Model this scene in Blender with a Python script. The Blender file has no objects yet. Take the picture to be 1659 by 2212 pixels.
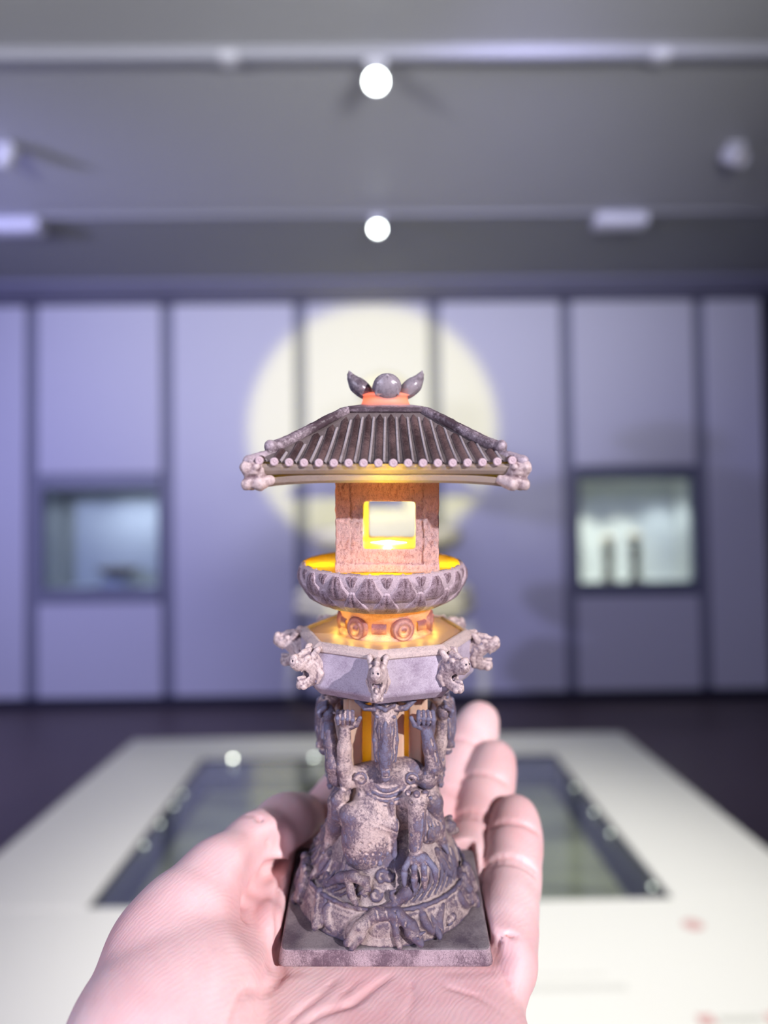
import bpy, bmesh, math, random
import numpy as np
from mathutils import Matrix, Vector
random.seed(7)
R = math.radians
sc = bpy.context.scene
C = sc.collection

# ------------------------------------------------------------------ camera
CAM_P = Vector((0, 0, 1.5))
CAM_M = Matrix.Translation(CAM_P) @ Matrix.Rotation(R(-0.6), 4, 'Z') @ Matrix.Rotation(R(91.7), 4, 'X') @ Matrix.Rotation(R(-0.7), 4, 'Z')
cd = bpy.data.cameras.new('camera'); cam = bpy.data.objects.new('camera', cd); C.objects.link(cam)
cam.matrix_world = CAM_M
cd.sensor_fit = 'VERTICAL'; cd.sensor_height = 36; cd.sensor_width = 27
cd.lens = 27.016
cd.clip_start = 0.01
cd.dof.use_dof = True; cd.dof.focus_distance = 0.191; cd.dof.aperture_fstop = 27.016 / 4.5
sc.camera = cam

# ------------------------------------------------------------------ world and light
w = bpy.data.worlds.new('world'); sc.world = w; w.use_nodes = True
bg = w.node_tree.nodes['Background']; bg.inputs[0].default_value = (0.62, 0.62, 0.95, 1); bg.inputs[1].default_value = 0.30

def light(name, kind, loc, target, power, col, size=0.1, **k):
    d = bpy.data.lights.new(name, kind); d.energy = power; d.color = col
    if kind == 'AREA':
        d.shape = 'RECTANGLE'; d.size = size; d.size_y = k.pop('size_y', size)
    elif kind in ('POINT', 'SPOT'):
        d.shadow_soft_size = size
    for a, v in k.items(): setattr(d, a, v)
    o = bpy.data.objects.new(name, d); C.objects.link(o); o.location = loc
    if target is not None:
        o.rotation_euler = (Vector(target) - Vector(loc)).to_track_quat('-Z', 'Y').to_euler()
    return o

# violet wash from the left side of the gallery
light('wash_light', 'SPOT', (-3.9, 2.6, 2.75), (-1.2, 6.9, 1.6), 520, (0.48, 0.48, 1.0), 0.12, spot_size=R(120), spot_blend=0.9)
light('wash_light', 'SPOT', (0.6, 2.7, 3.3), (1.3, 6.9, 0.9), 230, (0.58, 0.57, 1.0), 0.5, spot_size=R(115), spot_blend=0.9)  # second wash, added overhead to lift the right part of the wall
# added spots out of view, aimed up to brighten the ceiling
for q in (-1.9, 0.9): light('ceiling_wash', 'SPOT', (q, 0.3, 2.3), (q * 0.5 + 0.1, 4.4, 3.65), 340, (0.97, 0.98, 1.0), 0.25, spot_size=R(66), spot_blend=1.0)
# round warm projector on the far wall
light('projector_light', 'SPOT', (0.02, -0.6, 2.45), (-0.02, 6.9, 2.46), 1450, (1.0, 0.95, 0.22), 0.012, spot_size=R(18.2), spot_blend=0.26)
# gallery spot that lights the stone lantern
light('exhibit_light', 'SPOT', (0.03, 1.0, 3.1), (0.07, 5.0, 1.14), 620, (1.0, 0.97, 0.60), 0.03, spot_size=R(16), spot_blend=0.15)
# gallery spots above the table case
light('case_light', 'SPOT', (0.45, 0.2, 3.5), (0.25, 1.25, 0.85), 330, (1.0, 0.97, 0.88), 0.12, spot_size=R(40), spot_blend=1.0)
light('case_light', 'SPOT', (0.0, 2.4, 3.5), (0.0, 1.85, 0.85), 80, (0.97, 0.98, 0.92), 0.12, spot_size=R(50), spot_blend=0.7)
# key from the front right, fill from the front left
light('key_light', 'SPOT', (1.25, -1.35, 2.15), (0.0, 0.2, 1.44), 270, (1.0, 0.91, 0.96), 0.022, spot_size=R(26), spot_blend=0.5)
light('fill_light', 'AREA', (-0.9, -0.7, 1.95), (0.0, 0.2, 1.42), 14.0, (0.76, 0.76, 1.0), 0.8, size_y=0.8)

sc.view_settings.view_transform = 'Standard'; sc.view_settings.look = 'None'
sc.view_settings.exposure = 0.0; sc.view_settings.gamma = 1.0; sc.view_settings.use_curve_mapping = False

# ------------------------------------------------------------------ helpers
def tag(o, label=None, cat=None, group=None, kind=None):
    if label: o['label'] = label
    if cat: o['category'] = cat
    if group: o['group'] = group
    if kind: o['kind'] = kind
    return o

def nodes(name):
    m = bpy.data.materials.new(name); m.use_nodes = True
    nt = m.node_tree; return m, nt, nt.nodes, nt.links, nt.nodes['Principled BSDF']

def mat(name, col, rough=0.5, metal=0.0, emit=None, estr=0.0, spec=0.5, bump=0.0, bscale=50.0, vary=0.0):
    m, nt, N, L, b = nodes(name)
    b.inputs['Base Color'].default_value = (*col, 1); b.inputs['Roughness'].default_value = rough
    b.inputs['Metallic'].default_value = metal; b.inputs['Specular IOR Level'].default_value = spec
    if emit: b.inputs['Emission Color'].default_value = (*emit, 1); b.inputs['Emission Strength'].default_value = estr
    tc = N.new('ShaderNodeTexCoord'); n = N.new('ShaderNodeTexNoise'); n.inputs['Scale'].default_value = bscale; n.inputs['Detail'].default_value = 6
    L.new(tc.outputs['Object'], n.inputs['Vector'])
    if vary:
        mx = N.new('ShaderNodeMix'); mx.data_type = 'RGBA'
        mx.inputs[6].default_value = (*[c * (1 - vary) for c in col], 1); mx.inputs[7].default_value = (*[min(1, c * (1 + vary)) for c in col], 1)
        L.new(n.outputs['Fac'], mx.inputs[0]); L.new(mx.outputs[2], b.inputs['Base Color'])
    if bump:
        bp = N.new('ShaderNodeBump'); bp.inputs['Strength'].default_value = bump; bp.inputs['Distance'].default_value = 0.002
        L.new(n.outputs['Fac'], bp.inputs['Height']); L.new(bp.outputs[0], b.inputs['Normal'])
    return m

def resin(name, light_c, dark_c, mid_c=None, amount=0.5, scale=1.0, stretch=(1, 1, 1), cav=3.0, transl=0.0, tcol=(1, 0.5, 0.1), rough=0.45, bump=0.35, soft=0.25, big=1.2, fine=0.8, vein=0.5):
    """painted resin: pale body, dark dry-brushed paint; coordinates in millimetres of the figurine"""
    m, nt, N, L, b = nodes(name)
    tc = N.new('ShaderNodeTexCoord'); mp = N.new('ShaderNodeMapping')
    mp.inputs['Scale'].default_value = [1000 * scale * s for s in stretch]
    L.new(tc.outputs['Object'], mp.inputs['Vector'])
    n1 = N.new('ShaderNodeTexNoise'); n1.inputs['Scale'].default_value = 2.2; n1.inputs['Detail'].default_value = 7; n1.inputs['Roughness'].default_value = 0.68; n1.inputs['Distortion'].default_value = 1.2
    n2 = N.new('ShaderNodeTexNoise'); n2.inputs['Scale'].default_value = 0.16; n2.inputs['Detail'].default_value = 3
    for n in (n1, n2): L.new(mp.outputs[0], n.inputs['Vector'])
    geo = N.new('ShaderNodeNewGeometry')
    def mth(op, a, bb):
        x = N.new('ShaderNodeMath'); x.operation = op
        for i, v in enumerate((a, bb)):
            if isinstance(v, (int, float)): x.inputs[i].default_value = v
            else: L.new(v, x.inputs[i])
        return x.outputs[0]
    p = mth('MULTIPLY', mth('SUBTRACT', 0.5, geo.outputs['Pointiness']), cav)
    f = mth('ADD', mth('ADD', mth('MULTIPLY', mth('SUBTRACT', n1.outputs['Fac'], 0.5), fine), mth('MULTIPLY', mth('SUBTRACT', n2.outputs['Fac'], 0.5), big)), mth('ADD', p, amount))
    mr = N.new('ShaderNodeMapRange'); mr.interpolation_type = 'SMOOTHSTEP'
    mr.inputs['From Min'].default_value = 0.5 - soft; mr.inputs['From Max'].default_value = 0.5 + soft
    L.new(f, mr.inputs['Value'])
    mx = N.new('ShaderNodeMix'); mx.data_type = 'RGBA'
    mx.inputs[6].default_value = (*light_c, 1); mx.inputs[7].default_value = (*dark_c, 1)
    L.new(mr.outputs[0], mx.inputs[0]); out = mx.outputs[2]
    if mid_c:
        mr2 = N.new('ShaderNodeMapRange'); mr2.interpolation_type = 'SMOOTHSTEP'
        mr2.inputs['From Min'].default_value = 0.62; mr2.inputs['From Max'].default_value = 0.95
        L.new(f, mr2.inputs['Value'])
        m2 = N.new('ShaderNodeMix'); m2.data_type = 'RGBA'; m2.inputs[7].default_value = (*mid_c, 1)
        L.new(mr2.outputs[0], m2.inputs[0]); L.new(out, m2.inputs[6]); out = m2.outputs[2]
    if vein:
        n3 = N.new('ShaderNodeTexNoise'); n3.inputs['Scale'].default_value = 0.75; n3.inputs['Detail'].default_value = 5; n3.inputs['Roughness'].default_value = 0.62; n3.inputs['Distortion'].default_value = 2.5
        L.new(mp.outputs[0], n3.inputs['Vector'])
        av = mth('ABSOLUTE', mth('SUBTRACT', n3.outputs['Fac'], 0.5), 0)
        mr3 = N.new('ShaderNodeMapRange'); mr3.interpolation_type = 'SMOOTHSTEP'; mr3.inputs['From Min'].default_value = 0.0; mr3.inputs['From Max'].default_value = 0.028; mr3.inputs['To Min'].default_value = vein; mr3.inputs['To Max'].default_value = 0.0
        L.new(av, mr3.inputs['Value'])
        m4 = N.new('ShaderNodeMix'); m4.data_type = 'RGBA'; m4.inputs[7].default_value = (*[c * 0.6 for c in dark_c], 1)
        L.new(mr3.outputs[0], m4.inputs[0]); L.new(out, m4.inputs[6]); out = m4.outputs[2]
    L.new(out, b.inputs['Base Color']); b.inputs['Roughness'].default_value = rough
    bp = N.new('ShaderNodeBump'); bp.inputs['Strength'].default_value = bump; bp.inputs['Distance'].default_value = 0.0004
    L.new(n1.outputs['Fac'], bp.inputs['Height']); L.new(bp.outputs[0], b.inputs['Normal'])
    if transl > 0:
        t = N.new('ShaderNodeBsdfTranslucent')
        m3 = N.new('ShaderNodeMix'); m3.data_type = 'RGBA'; m3.blend_type = 'MULTIPLY'; m3.inputs[0].default_value = 0.45
        m3.inputs[6].default_value = (*tcol, 1); L.new(out, m3.inputs[7]); L.new(m3.outputs[2], t.inputs['Color'])
        ms = N.new('ShaderNodeMixShader'); ms.inputs[0].default_value = transl
        L.new(b.outputs[0], ms.inputs[1]); L.new(t.outputs[0], ms.inputs[2])
        L.new(ms.outputs[0], N['Material Output'].inputs['Surface'])
    return m

def mesh_obj(name, verts, faces, m, parent=None, smooth=False, scale=1.0, mi=None):
    me = bpy.data.meshes.new(name)
    v = np.asarray(verts, dtype=float) * scale
    me.from_pydata(v.tolist(), [], faces if isinstance(faces, list) else faces.tolist())
    ms = m if isinstance(m, (list, tuple)) else [m]
    for x in ms: me.materials.append(x)
    if mi is not None: me.polygons.foreach_set('material_index', np.asarray(mi, dtype=np.int32))
    if smooth: me.polygons.foreach_set('use_smooth', [True] * len(me.polygons))
    me.update()
    o = bpy.data.objects.new(name, me); C.objects.link(o)
    if parent: o.parent = parent
    return o

def bm_obj(name, bm, m, parent=None, smooth=False, scale=1.0):
    if scale != 1.0: bmesh.ops.scale(bm, vec=(scale,) * 3, verts=bm.verts)
    me = bpy.data.meshes.new(name); bm.to_mesh(me); bm.free()
    me.materials.append(m)
    if smooth: me.polygons.foreach_set('use_smooth', [True] * len(me.polygons))
    o = bpy.data.objects.new(name, me); C.objects.link(o)
    if parent: o.parent = parent
    return o

def add_box(bm, lo, hi, bevel=0.0, seg=2):
    r = bmesh.ops.create_cube(bm, size=1)
    vs = r['verts']
    for v in vs:
        v.co = Vector([lo[i] + (v.co[i] + 0.5) * (hi[i] - lo[i]) for i in range(3)])
    if bevel:
        es = list({e for v in vs for e in v.link_edges})
        bmesh.ops.bevel(bm, geom=es, offset=bevel, segments=seg, affect='EDGES', profile=0.5)

def box(name, lo, hi, m, parent=None, bevel=0.0, scale=1.0):
    bm = bmesh.new(); add_box(bm, lo, hi, bevel); return bm_obj(name, bm, m, parent, scale=scale)

def lathe_mesh(prof, n=48, rot=0.0):
    vs, fs = [], []
    for r, z in prof:
        for i in range(n):
            a = rot + 2 * math.pi * i / n; vs.append((r * math.sin(a), -r * math.cos(a), z))
    for j in range(len(prof) - 1):
        for i in range(n):
            a, b2 = j * n + i, j * n + (i + 1) % n
            fs.append([a, b2, b2 + n, a + n])
    return vs, fs

def lathe(name, prof, m, parent=None, n=48, rot=0.0, scale=1.0, smooth=True):
    vs, fs = lathe_mesh(prof, n, rot); return mesh_obj(name, vs, fs, m, parent, smooth, scale)

def empty(name, loc=(0, 0, 0)):
    o = bpy.data.objects.new(name, None); C.objects.link(o); o.location = loc; o.empty_display_size = 0.05; return o

def copy_tree(o, parent=None):
    c = o.copy(); C.objects.link(c); c.parent = parent
    for ch in list(o.children): copy_tree(ch, c)
    return c

# ---------------- implicit surfaces (naive surface nets)
class Field:
    def __init__(s, lo, hi, h):
        s.lo = np.array(lo, float); s.h = h
        s.n = (np.ceil((np.array(hi) - s.lo) / h).astype(int) + 1)
        s.F = np.full(s.n, 6.0, np.float32)
        s.ax = [(s.lo[i] + h * np.arange(s.n[i])).astype(np.float32) for i in range(3)]
    def sub(s, lo, hi):
        sl = []
        for i in range(3):
            a = max(0, int((lo[i] - s.lo[i]) / s.h)); b = min(s.n[i], int((hi[i] - s.lo[i]) / s.h) + 2)
            if b <= a: return None, None
            sl.append(slice(a, b))
        g = (s.ax[0][sl[0]][:, None, None], s.ax[1][sl[1]][None, :, None], s.ax[2][sl[2]][None, None, :])
        return tuple(sl), g
    def op(s, lo, hi, f, k, mode):
        m = max(k, 2.5 * s.h) + s.h
        lo = np.array(lo) - m; hi = np.array(hi) + m
        sl, g = s.sub(lo, hi)
        if sl is None: return
        d = f(*g); a = s.F[sl]
        if mode == 'add':
            if k > 0:
                hh = np.maximum(k - np.abs(a - d), 0) / k; r = np.minimum(a, d) - hh * hh * k * 0.25
            else: r = np.minimum(a, d)
        else:
            d = -d
            if k > 0:
                hh = np.maximum(k - np.abs(a - d), 0) / k; r = np.maximum(a, d) + hh * hh * k * 0.25
            else: r = np.maximum(a, d)
        s.F[sl] = r
    def cap(s, a, b, ra, rb, k=1.0, mode='add'):
        a = np.array(a, float); b = np.array(b, float); ab = b - a; L2 = max(float(ab @ ab), 1e-9)
        def f(X, Y, Z):
            t = np.clip(((X - a[0]) * ab[0] + (Y - a[1]) * ab[1] + (Z - a[2]) * ab[2]) / L2, 0, 1)
            return np.sqrt((X - a[0] - t * ab[0]) ** 2 + (Y - a[1] - t * ab[1]) ** 2 + (Z - a[2] - t * ab[2]) ** 2) - (ra + (rb - ra) * t)
        rm = max(ra, rb); s.op(np.minimum(a, b) - rm, np.maximum(a, b) + rm, f, k, mode)
    def chain(s, pts, rs, k=1.0, mode='add'):
        if not hasattr(rs, '__len__'): rs = [rs] * len(pts)
        for i in range(len(pts) - 1): s.cap(pts[i], pts[i + 1], rs[i], rs[i + 1], k, mode)
    def ell(s, c, r, rot=None, k=1.0, mode='add'):
        c = np.array(c, float); r = np.array(r, float); M = np.eye(3) if rot is None else np.array(rot)
        def f(X, Y, Z):
            x, y, z = X - c[0], Y - c[1], Z - c[2]
            u = [(M[0][i] * x + M[1][i] * y + M[2][i] * z) for i in range(3)]
            k0 = np.sqrt(sum((u[i] / r[i]) ** 2 for i in range(3))); k1 = np.sqrt(sum((u[i] / r[i] ** 2) ** 2 for i in range(3))) + 1e-6
            return k0 * (k0 - 1) / k1
        rm = max(r); s.op(c - rm, c + rm, f, k, mode)
    def box(s, c, hf, rnd=0.3, rot=None, k=1.0, mode='add'):
        c = np.array(c, float); hf = np.array(hf, float) - rnd; M = np.eye(3) if rot is None else np.array(rot)
        def f(X, Y, Z):
            x, y, z = X - c[0], Y - c[1], Z - c[2]
            q = [np.abs(M[0][i] * x + M[1][i] * y + M[2][i] * z) - hf[i] for i in range(3)]
            return np.sqrt(np.maximum(q[0], 0) ** 2 + np.maximum(q[1], 0) ** 2 + np.maximum(q[2], 0) ** 2) + np.minimum(np.maximum(q[0], np.maximum(q[1], q[2])), 0) - rnd
        e = np.array(hf) + rnd
        if rot is not None: e = np.full(3, float(np.linalg.norm(e)))
        s.op(c - e, c + e, f, k, mode)
    def fn(s, lo, hi, f, k, mode='add'): s.op(lo, hi, f, k, mode)
    def rough(s, amp, fr, seed=0, band=2.5):
        rs = np.random.RandomState(seed); X, Y, Z = s.ax[0][:, None, None], s.ax[1][None, :, None], s.ax[2][None, None, :]
        for o in range(3):
            for q in range(3):
                d = rs.normal(size=3); d /= np.linalg.norm(d); d *= fr * (1.7 ** o) * (0.8 + 0.4 * rs.rand()); e = rs.normal(size=3); e /= np.linalg.norm(e); e *= fr * (1.7 ** o)
                s.F += (amp / (1.5 ** o) * 0.5) * np.sin(X * d[0] + Y * d[1] + Z * d[2] + rs.rand() * 6) * np.sin(X * e[0] + Y * e[1] + Z * e[2] + rs.rand() * 6)
    def mesh(s):
        F = s.F; n = s.n
        F[0], F[-1] = 1, 1; F[:, 0], F[:, -1] = 1, 1; F[:, :, 0], F[:, :, -1] = 1, 1
        neg = F < 0
        cnt = np.zeros(n - 1, np.int8); pos = None
        m8 = [(i, j, k) for i in (0, 1) for j in (0, 1) for k in (0, 1)]
        def c8(A, t): return A[t[0]:n[0] - 1 + t[0], t[1]:n[1] - 1 + t[1], t[2]:n[2] - 1 + t[2]]
        for t in m8: cnt += c8(neg, t)
        cells = np.argwhere((cnt > 0) & (cnt < 8))
        idx = np.full(n - 1, -1, np.int32); idx[cells[:, 0], cells[:, 1], cells[:, 2]] = np.arange(len(cells))
        acc = np.zeros((len(cells), 3)); num = np.zeros(len(cells))
        for t in m8:
            for ax in range(3):
                if t[ax]: continue
                u = list(t); u[ax] = 1
                A = F[cells[:, 0] + t[0], cells[:, 1] + t[1], cells[:, 2] + t[2]]; B = F[cells[:, 0] + u[0], cells[:, 1] + u[1], cells[:, 2] + u[2]]
                cr = (A < 0) != (B < 0); q = np.where(cr, A / np.where(cr, A - B, 1), 0)
                p = np.tile(np.array(t, float), (len(cells), 1)); p[:, ax] += q
                acc[cr] += p[cr]; num[cr] += 1
        V = s.lo + s.h * (cells + acc / num[:, None])
        Q = []
        for ax in range(3):
            a1, a2 = (ax + 1) % 3, (ax + 2) % 3
            sA = [slice(None)] * 3; sB = [slice(None)] * 3; sA[ax] = slice(0, -1); sB[ax] = slice(1, None)
            A, B = neg[tuple(sA)], neg[tuple(sB)]
            e = np.argwhere(A != B)
            e = e[(e[:, a1] > 0) & (e[:, a2] > 0) & (e[:, a1] < n[a1] - 1) & (e[:, a2] < n[a2] - 1)]
            inside_first = A[e[:, 0], e[:, 1], e[:, 2]]
            def cid(d1, d2):
                q = e.copy(); q[:, a1] += d1; q[:, a2] += d2; return idx[q[:, 0], q[:, 1], q[:, 2]]
            f = np.stack([cid(-1, -1), cid(0, -1), cid(0, 0), cid(-1, 0)], 1)
            f[~inside_first] = f[~inside_first][:, ::-1]
            Q.append(f)
        return V, np.concatenate(Q)

def rotz(a):
    c, s = math.cos(a), math.sin(a); return np.array([[c, -s, 0], [s, c, 0], [0, 0, 1]])
def rotx(a):
    c, s = math.cos(a), math.sin(a); return np.array([[1, 0, 0], [0, c, -s], [0, s, c]])
def roty(a):
    c, s = math.cos(a), math.sin(a); return np.array([[c, 0, s], [0, 1, 0], [-s, 0, c]])

# ================================================================== ROOM
M_wall = mat('wall_panel_paint', (0.66, 0.655, 0.70), 0.55, bump=0.05, bscale=30)
M_strip = mat('wall_groove_grey', (0.24, 0.245, 0.30), 0.6)
M_back = mat('wall_backing', (0.30, 0.30, 0.36), 0.7)
M_floor = mat('dark_floor', (0.085, 0.060, 0.062), 0.45, bump=0.1, bscale=12, vary=0.2)
M_ceil = mat('ceiling_grey', (0.33, 0.33, 0.345), 0.8)
M_slat = mat('ceiling_slat_grey', (0.36, 0.36, 0.375), 0.55)
M_black = mat('plinth_black', (0.012, 0.013, 0.03), 0.5)
M_side = mat('side_wall', (0.30, 0.30, 0.38), 0.7)
WY, CH = 6.9, 3.65

fl = box('floor', (-4.6, -3.0, -0.05), (3.56, 7.6, 0.0), M_floor); tag(fl, 'dark brown gallery floor between case and far wall', kind='structure')
ce = box('ceiling', (-4.6, -3.0, CH + 0.03), (3.56, 7.6, CH + 0.10), M_ceil); tag(ce, 'grey ceiling of narrow slats above the gallery', kind='structure')
wl = box('wall_left', (-4.7, -3.0, 0), (-4.6, 7.6, CH + 0.03), M_side); tag(wl, 'plain side wall left of the panelled wall', kind='structure')
wr = box('wall_right', (3.56, -3.0, 0), (3.66, 7.6, CH + 0.03), M_black); tag(wr, 'dark side wall at the right end of the panels', kind='structure')
# slats run across the room; joined, each under ten pixels
bm = bmesh.new(); y = 1.2
while y < 5.02:
    add_box(bm, (-4.6, y, CH - 0.012), (3.56, y + 0.034, CH + 0.03)); y += 0.047
s = bm_obj('ceiling_slats', bm, M_slat, ce); tag(s, kind='stuff')
box('ceiling_board', (-4.6, 5.06, CH - 0.012), (3.56, 6.32, CH + 0.03), mat('ceiling_board_grey', (0.25, 0.255, 0.262), 0.8), ce)
t = box('trim_1', (-4.6, 6.34, CH - 0.045), (3.56, 6.86, CH + 0.028), mat('cornice_blue_grey', (0.23, 0.23, 0.31), 0.7)); tag(t, 'blue grey cornice board where ceiling meets the far wall', kind='structure')

# far wall: backing, panels, groove strips, two glazed niches
wb = box('wall_back', (-4.6, WY + 0.62, 0), (3.56, WY + 0.70, CH + 0.03), M_back); tag(wb, 'far wall of tall lavender panels with dark joints', kind='structure')
joints = [-4.285, -3.08, -1.866, -0.667, 0.548, 1.744, 2.958, 3.58]
ZT, ZB = 3.60, 0.085
sw = 0.06
for jx in joints[:-1]:
    box('joint_strip', (jx - sw, WY + 0.035, ZB), (jx + sw, WY + 0.06, ZT), M_strip, wb)
NZ = {1: (0.915, 2.085), 5: (0.925, 2.10)}
def panel(x0, x1, z0, z1):
    box('wall_panel', (x0, WY, z0), (x1, WY + 0.045, z1), M_wall, wb, bevel=0.004)
panel(-4.6, joints[0] - sw, ZB, ZT)
for i in range(len(joints) - 1):
    x0, x1 = joints[i] + sw, joints[i + 1] - sw
    if i in NZ:
        z0, z1 = NZ[i][:2]
        panel(x0, x1, ZB, z0); panel(x0, x1, z1, ZT)
    else: panel(x0, x1, ZB, ZT)
bs = box('baseboard_back', (-4.6, WY - 0.02, 0), (3.56, WY + 0.5, ZB - 0.003), M_black); tag(bs, 'black recessed skirting under the far wall panels', kind='structure')
box('top_strip', (-4.6, WY + 0.01, ZT), (3.56, WY + 0.05, CH + 0.03), M_black, wb)

def glass_mat(name, tint=(0.9, 0.95, 1.0), refl=1.0):
    m, nt, N, L, b = nodes(name); N.remove(b)
    tr = N.new('ShaderNodeBsdfTransparent'); tr.inputs[0].default_value = (*tint, 1)
    gl = N.new('ShaderNodeBsdfGlossy'); gl.inputs['Roughness'].default_value = 0.02
    fr = N.new('ShaderNodeFresnel'); ge = N.new('ShaderNodeNewGeometry'); mr = N.new('ShaderNodeMapRange'); mr.inputs['To Min'].default_value = 1.5; mr.inputs['To Max'].default_value = 1 / 1.5; L.new(ge.outputs['Backfacing'], mr.inputs['Value']); L.new(mr.outputs[0], fr.inputs[0])
    mx = N.new('ShaderNodeMixShader'); L.new(fr.outputs[0], mx.inputs[0]); L.new(tr.outputs[0], mx.inputs[1]); L.new(gl.outputs[0], mx.inputs[2])
    L.new(mx.outputs[0], N['Material Output'].inputs['Surface']); return m
M_glass = glass_mat('case_glass')

def niche(i, fr, inner_m, frame_m, label):
    x0, x1 = joints[i] + sw, joints[i + 1] - sw; z0, z1 = NZ[i][:2]
    n = empty('display_niche', ((x0 + x1) / 2, WY, z0)); tag(n, label, 'display case')
    def B(nm, lo, hi, m, bv=0):
        o = box(nm, [a - b for a, b in zip(lo, n.location)], [a - b for a, b in zip(hi, n.location)], m, n, bv); return o
    x0 += 0.004; x1 -= 0.004; z0 += 0.004; z1 -= 0.004
    B('frame_rail', (x0, WY - 0.004, z1 - fr), (x1, WY + 0.10, z1), frame_m, 0.003)
    B('frame_rail', (x0, WY - 0.004, z0), (x1, WY + 0.10, z0 + fr), frame_m, 0.003)
    for a in (x0, x1 - 0.03): B('frame_stile', (a, WY + 0.005, z0 + fr), (a + 0.03, WY + 0.10, z1 - fr), frame_m, 0.003)
    B('back_board', (x0, WY + 0.50, z0), (x1, WY + 0.52, z1), inner_m)
    B('shelf_board', (x0, WY + 0.10, z0 + fr - 0.03), (x1, WY + 0.50, z0 + fr), inner_m)
    B('top_board', (x0, WY + 0.10, z1 - fr), (x1, WY + 0.50, z1 - fr + 0.03), inner_m)
    for a in (x0, x1 - 0.02): B('side_board', (a, WY + 0.10, z0 + fr), (a + 0.02, WY + 0.50, z1 - fr), inner_m)
    B('pane', (x0 + 0.03, WY + 0.02, z0 + fr), (x1 - 0.03, WY + 0.026, z1 - fr), M_glass)
    return n, (x0 + x1) / 2, z0 + fr, z1 - fr
M_frame_l = mat('niche_frame_violet', (0.22, 0.23, 0.28), 0.5); M_frame_r = mat('niche_frame_slate', (0.13, 0.14, 0.20), 0.5)
n1, cx1, zl1, zh1 = niche(1, 0.135, mat('niche_lining_grey', (0.42, 0.44, 0.45), 0.7), M_frame_l, 'dim glazed niche in the left part of the panelled wall')
n2, cx2, zl2, zh2 = niche(5, 0.12, mat('niche_lining_pale', (0.72, 0.73, 0.68), 0.7), M_frame_r, 'brightly lit glazed niche in the right part of the panelled wall')
for q in (-0.3, 0.1, 0.4): light('niche_light', 'SPOT', (cx1 + q, WY + 0.13, zh1 - 0.02), (cx1 + q + 0.03, WY + 0.45, zl1 + 0.25), 5 + 5 * (q > 0), (0.88, 0.93, 1.0), 0.01, spot_size=R(130), spot_blend=1.0)
light('niche_light', 'SPOT', (cx2 - 0.38, WY + 0.20, zh2 - 0.05), (cx2 - 0.32, WY + 0.42, zl2), 26, (1.0, 1.0, 0.86), 0.03, spot_size=R(75), spot_blend=0.9)
light('niche_light', 'SPOT', (cx2 - 0.02, WY + 0.20, zh2 - 0.05), (cx2 + 0.02, WY + 0.42, zl2), 22, (1.0, 1.0, 0.86), 0.03, spot_size=R(75), spot_blend=0.9)
light('niche_light', 'SPOT', (cx2 + 0.36, WY + 0.20, zh2 - 0.05), (cx2 + 0.36, WY + 0.42, zl2), 12, (0.95, 1.0, 0.98), 0.03, spot_size=R(95), spot_blend=0.9)

# two small figures in the right niche
M_fig = mat('pale_clay', (0.60, 0.52, 0.38), 0.6, vary=0.2, bscale=30)
M_figd = mat('dark_clay', (0.16, 0.13, 0.09), 0.6, vary=0.2, bscale=30)
for x, hh, lab in ((cx2 - 0.20, 0.43, 'small round-topped clay figure, the left one in the bright niche'), (cx2 + 0.05, 0.455, 'slightly taller round-topped clay figure, the right one in the bright niche')):
    f = empty('clay_figure', (x, WY + 0.22, zl2)); tag(f, lab, 'figurine', 'pair of clay figures in the right niche')
    lathe('stand', [(0, 0), (0.07, 0), (0.07, 0.02), (0.03, 0.03), (0, 0.03)], M_figd, f, 24)
    lathe('body', [(0, 0.03), (0.035, 0.03), (0.045, 0.10), (0.035, 0.19), (0.055, 0.25), (0.05, 0.30), (0.025, 0.335), (0, 0.34)], M_figd, f, 24)
    lathe('head', [(0, 0.325), (0.03, 0.33), (0.062, hh - 0.09), (0.066, hh - 0.05), (0.045, hh - 0.01), (0, hh)], M_fig, f, 24)
b = empty('clay_bowl', (cx1 + 0.08, WY + 0.24, zl1)); tag(b, 'low brown object on a pale stand in the dim left niche', 'bowl')
lathe('stand', [(0, 0), (0.13, 0), (0.14, 0.01), (0.12, 0.07), (0.10, 0.08), (0, 0.08)], mat('stand_pale', (0.6, 0.62, 0.6), 0.5), b, 32)
lathe('bowl_body', [(0, 0.081), (0.07, 0.081), (0.15, 0.13), (0.20, 0.17), (0.19, 0.175), (0.13, 0.14), (0.0, 0.10)], mat('bowl_brown', (0.22, 0.18, 0.12), 0.6), b, 32)

# ---------------------------------------------------------------- ceiling track lights
M_white = mat('lamp_white', (0.62, 0.62, 0.68), 0.4)
M_lens = mat('lamp_lens', (0.9, 0.95, 0.9), 0.3, emit=(0.93, 1.0, 0.93), estr=22)
M_lens_off = mat('lamp_lens_off', (0.55, 0.5, 0.5), 0.25)
for yy, z, wd, h2, lab in ((3.32, CH - 0.06, 0.045, 0.055, 'pale track rail across the ceiling, the nearer of two'), (5.04, CH - 0.035, 0.03, 0.03, 'thin pale track rail across the ceiling, the farther of two')):
    tr = empty('track_rail', (0, yy, z)); tag(tr, lab, 'track rail')
    box('rail_body', (-4.58, -wd / 2, 0), (3.54, wd / 2, h2 - 0.002), mat('rail_grey', (0.37, 0.37, 0.42) if yy < 4 else (0.27, 0.27, 0.29), 0.5), tr, 0.003)
    box('rail_slot', (-4.5, -0.008, -0.003), (3.5, 0.008, 0.004), M_strip, tr)
    for ex in ((-0.62, 1.28) if yy < 4 else ()):
        box('rail_joiner', (ex - 0.04, -0.03, -0.008), (ex + 0.04, 0.03, 0.03), M_white, tr, 0.004)
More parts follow.
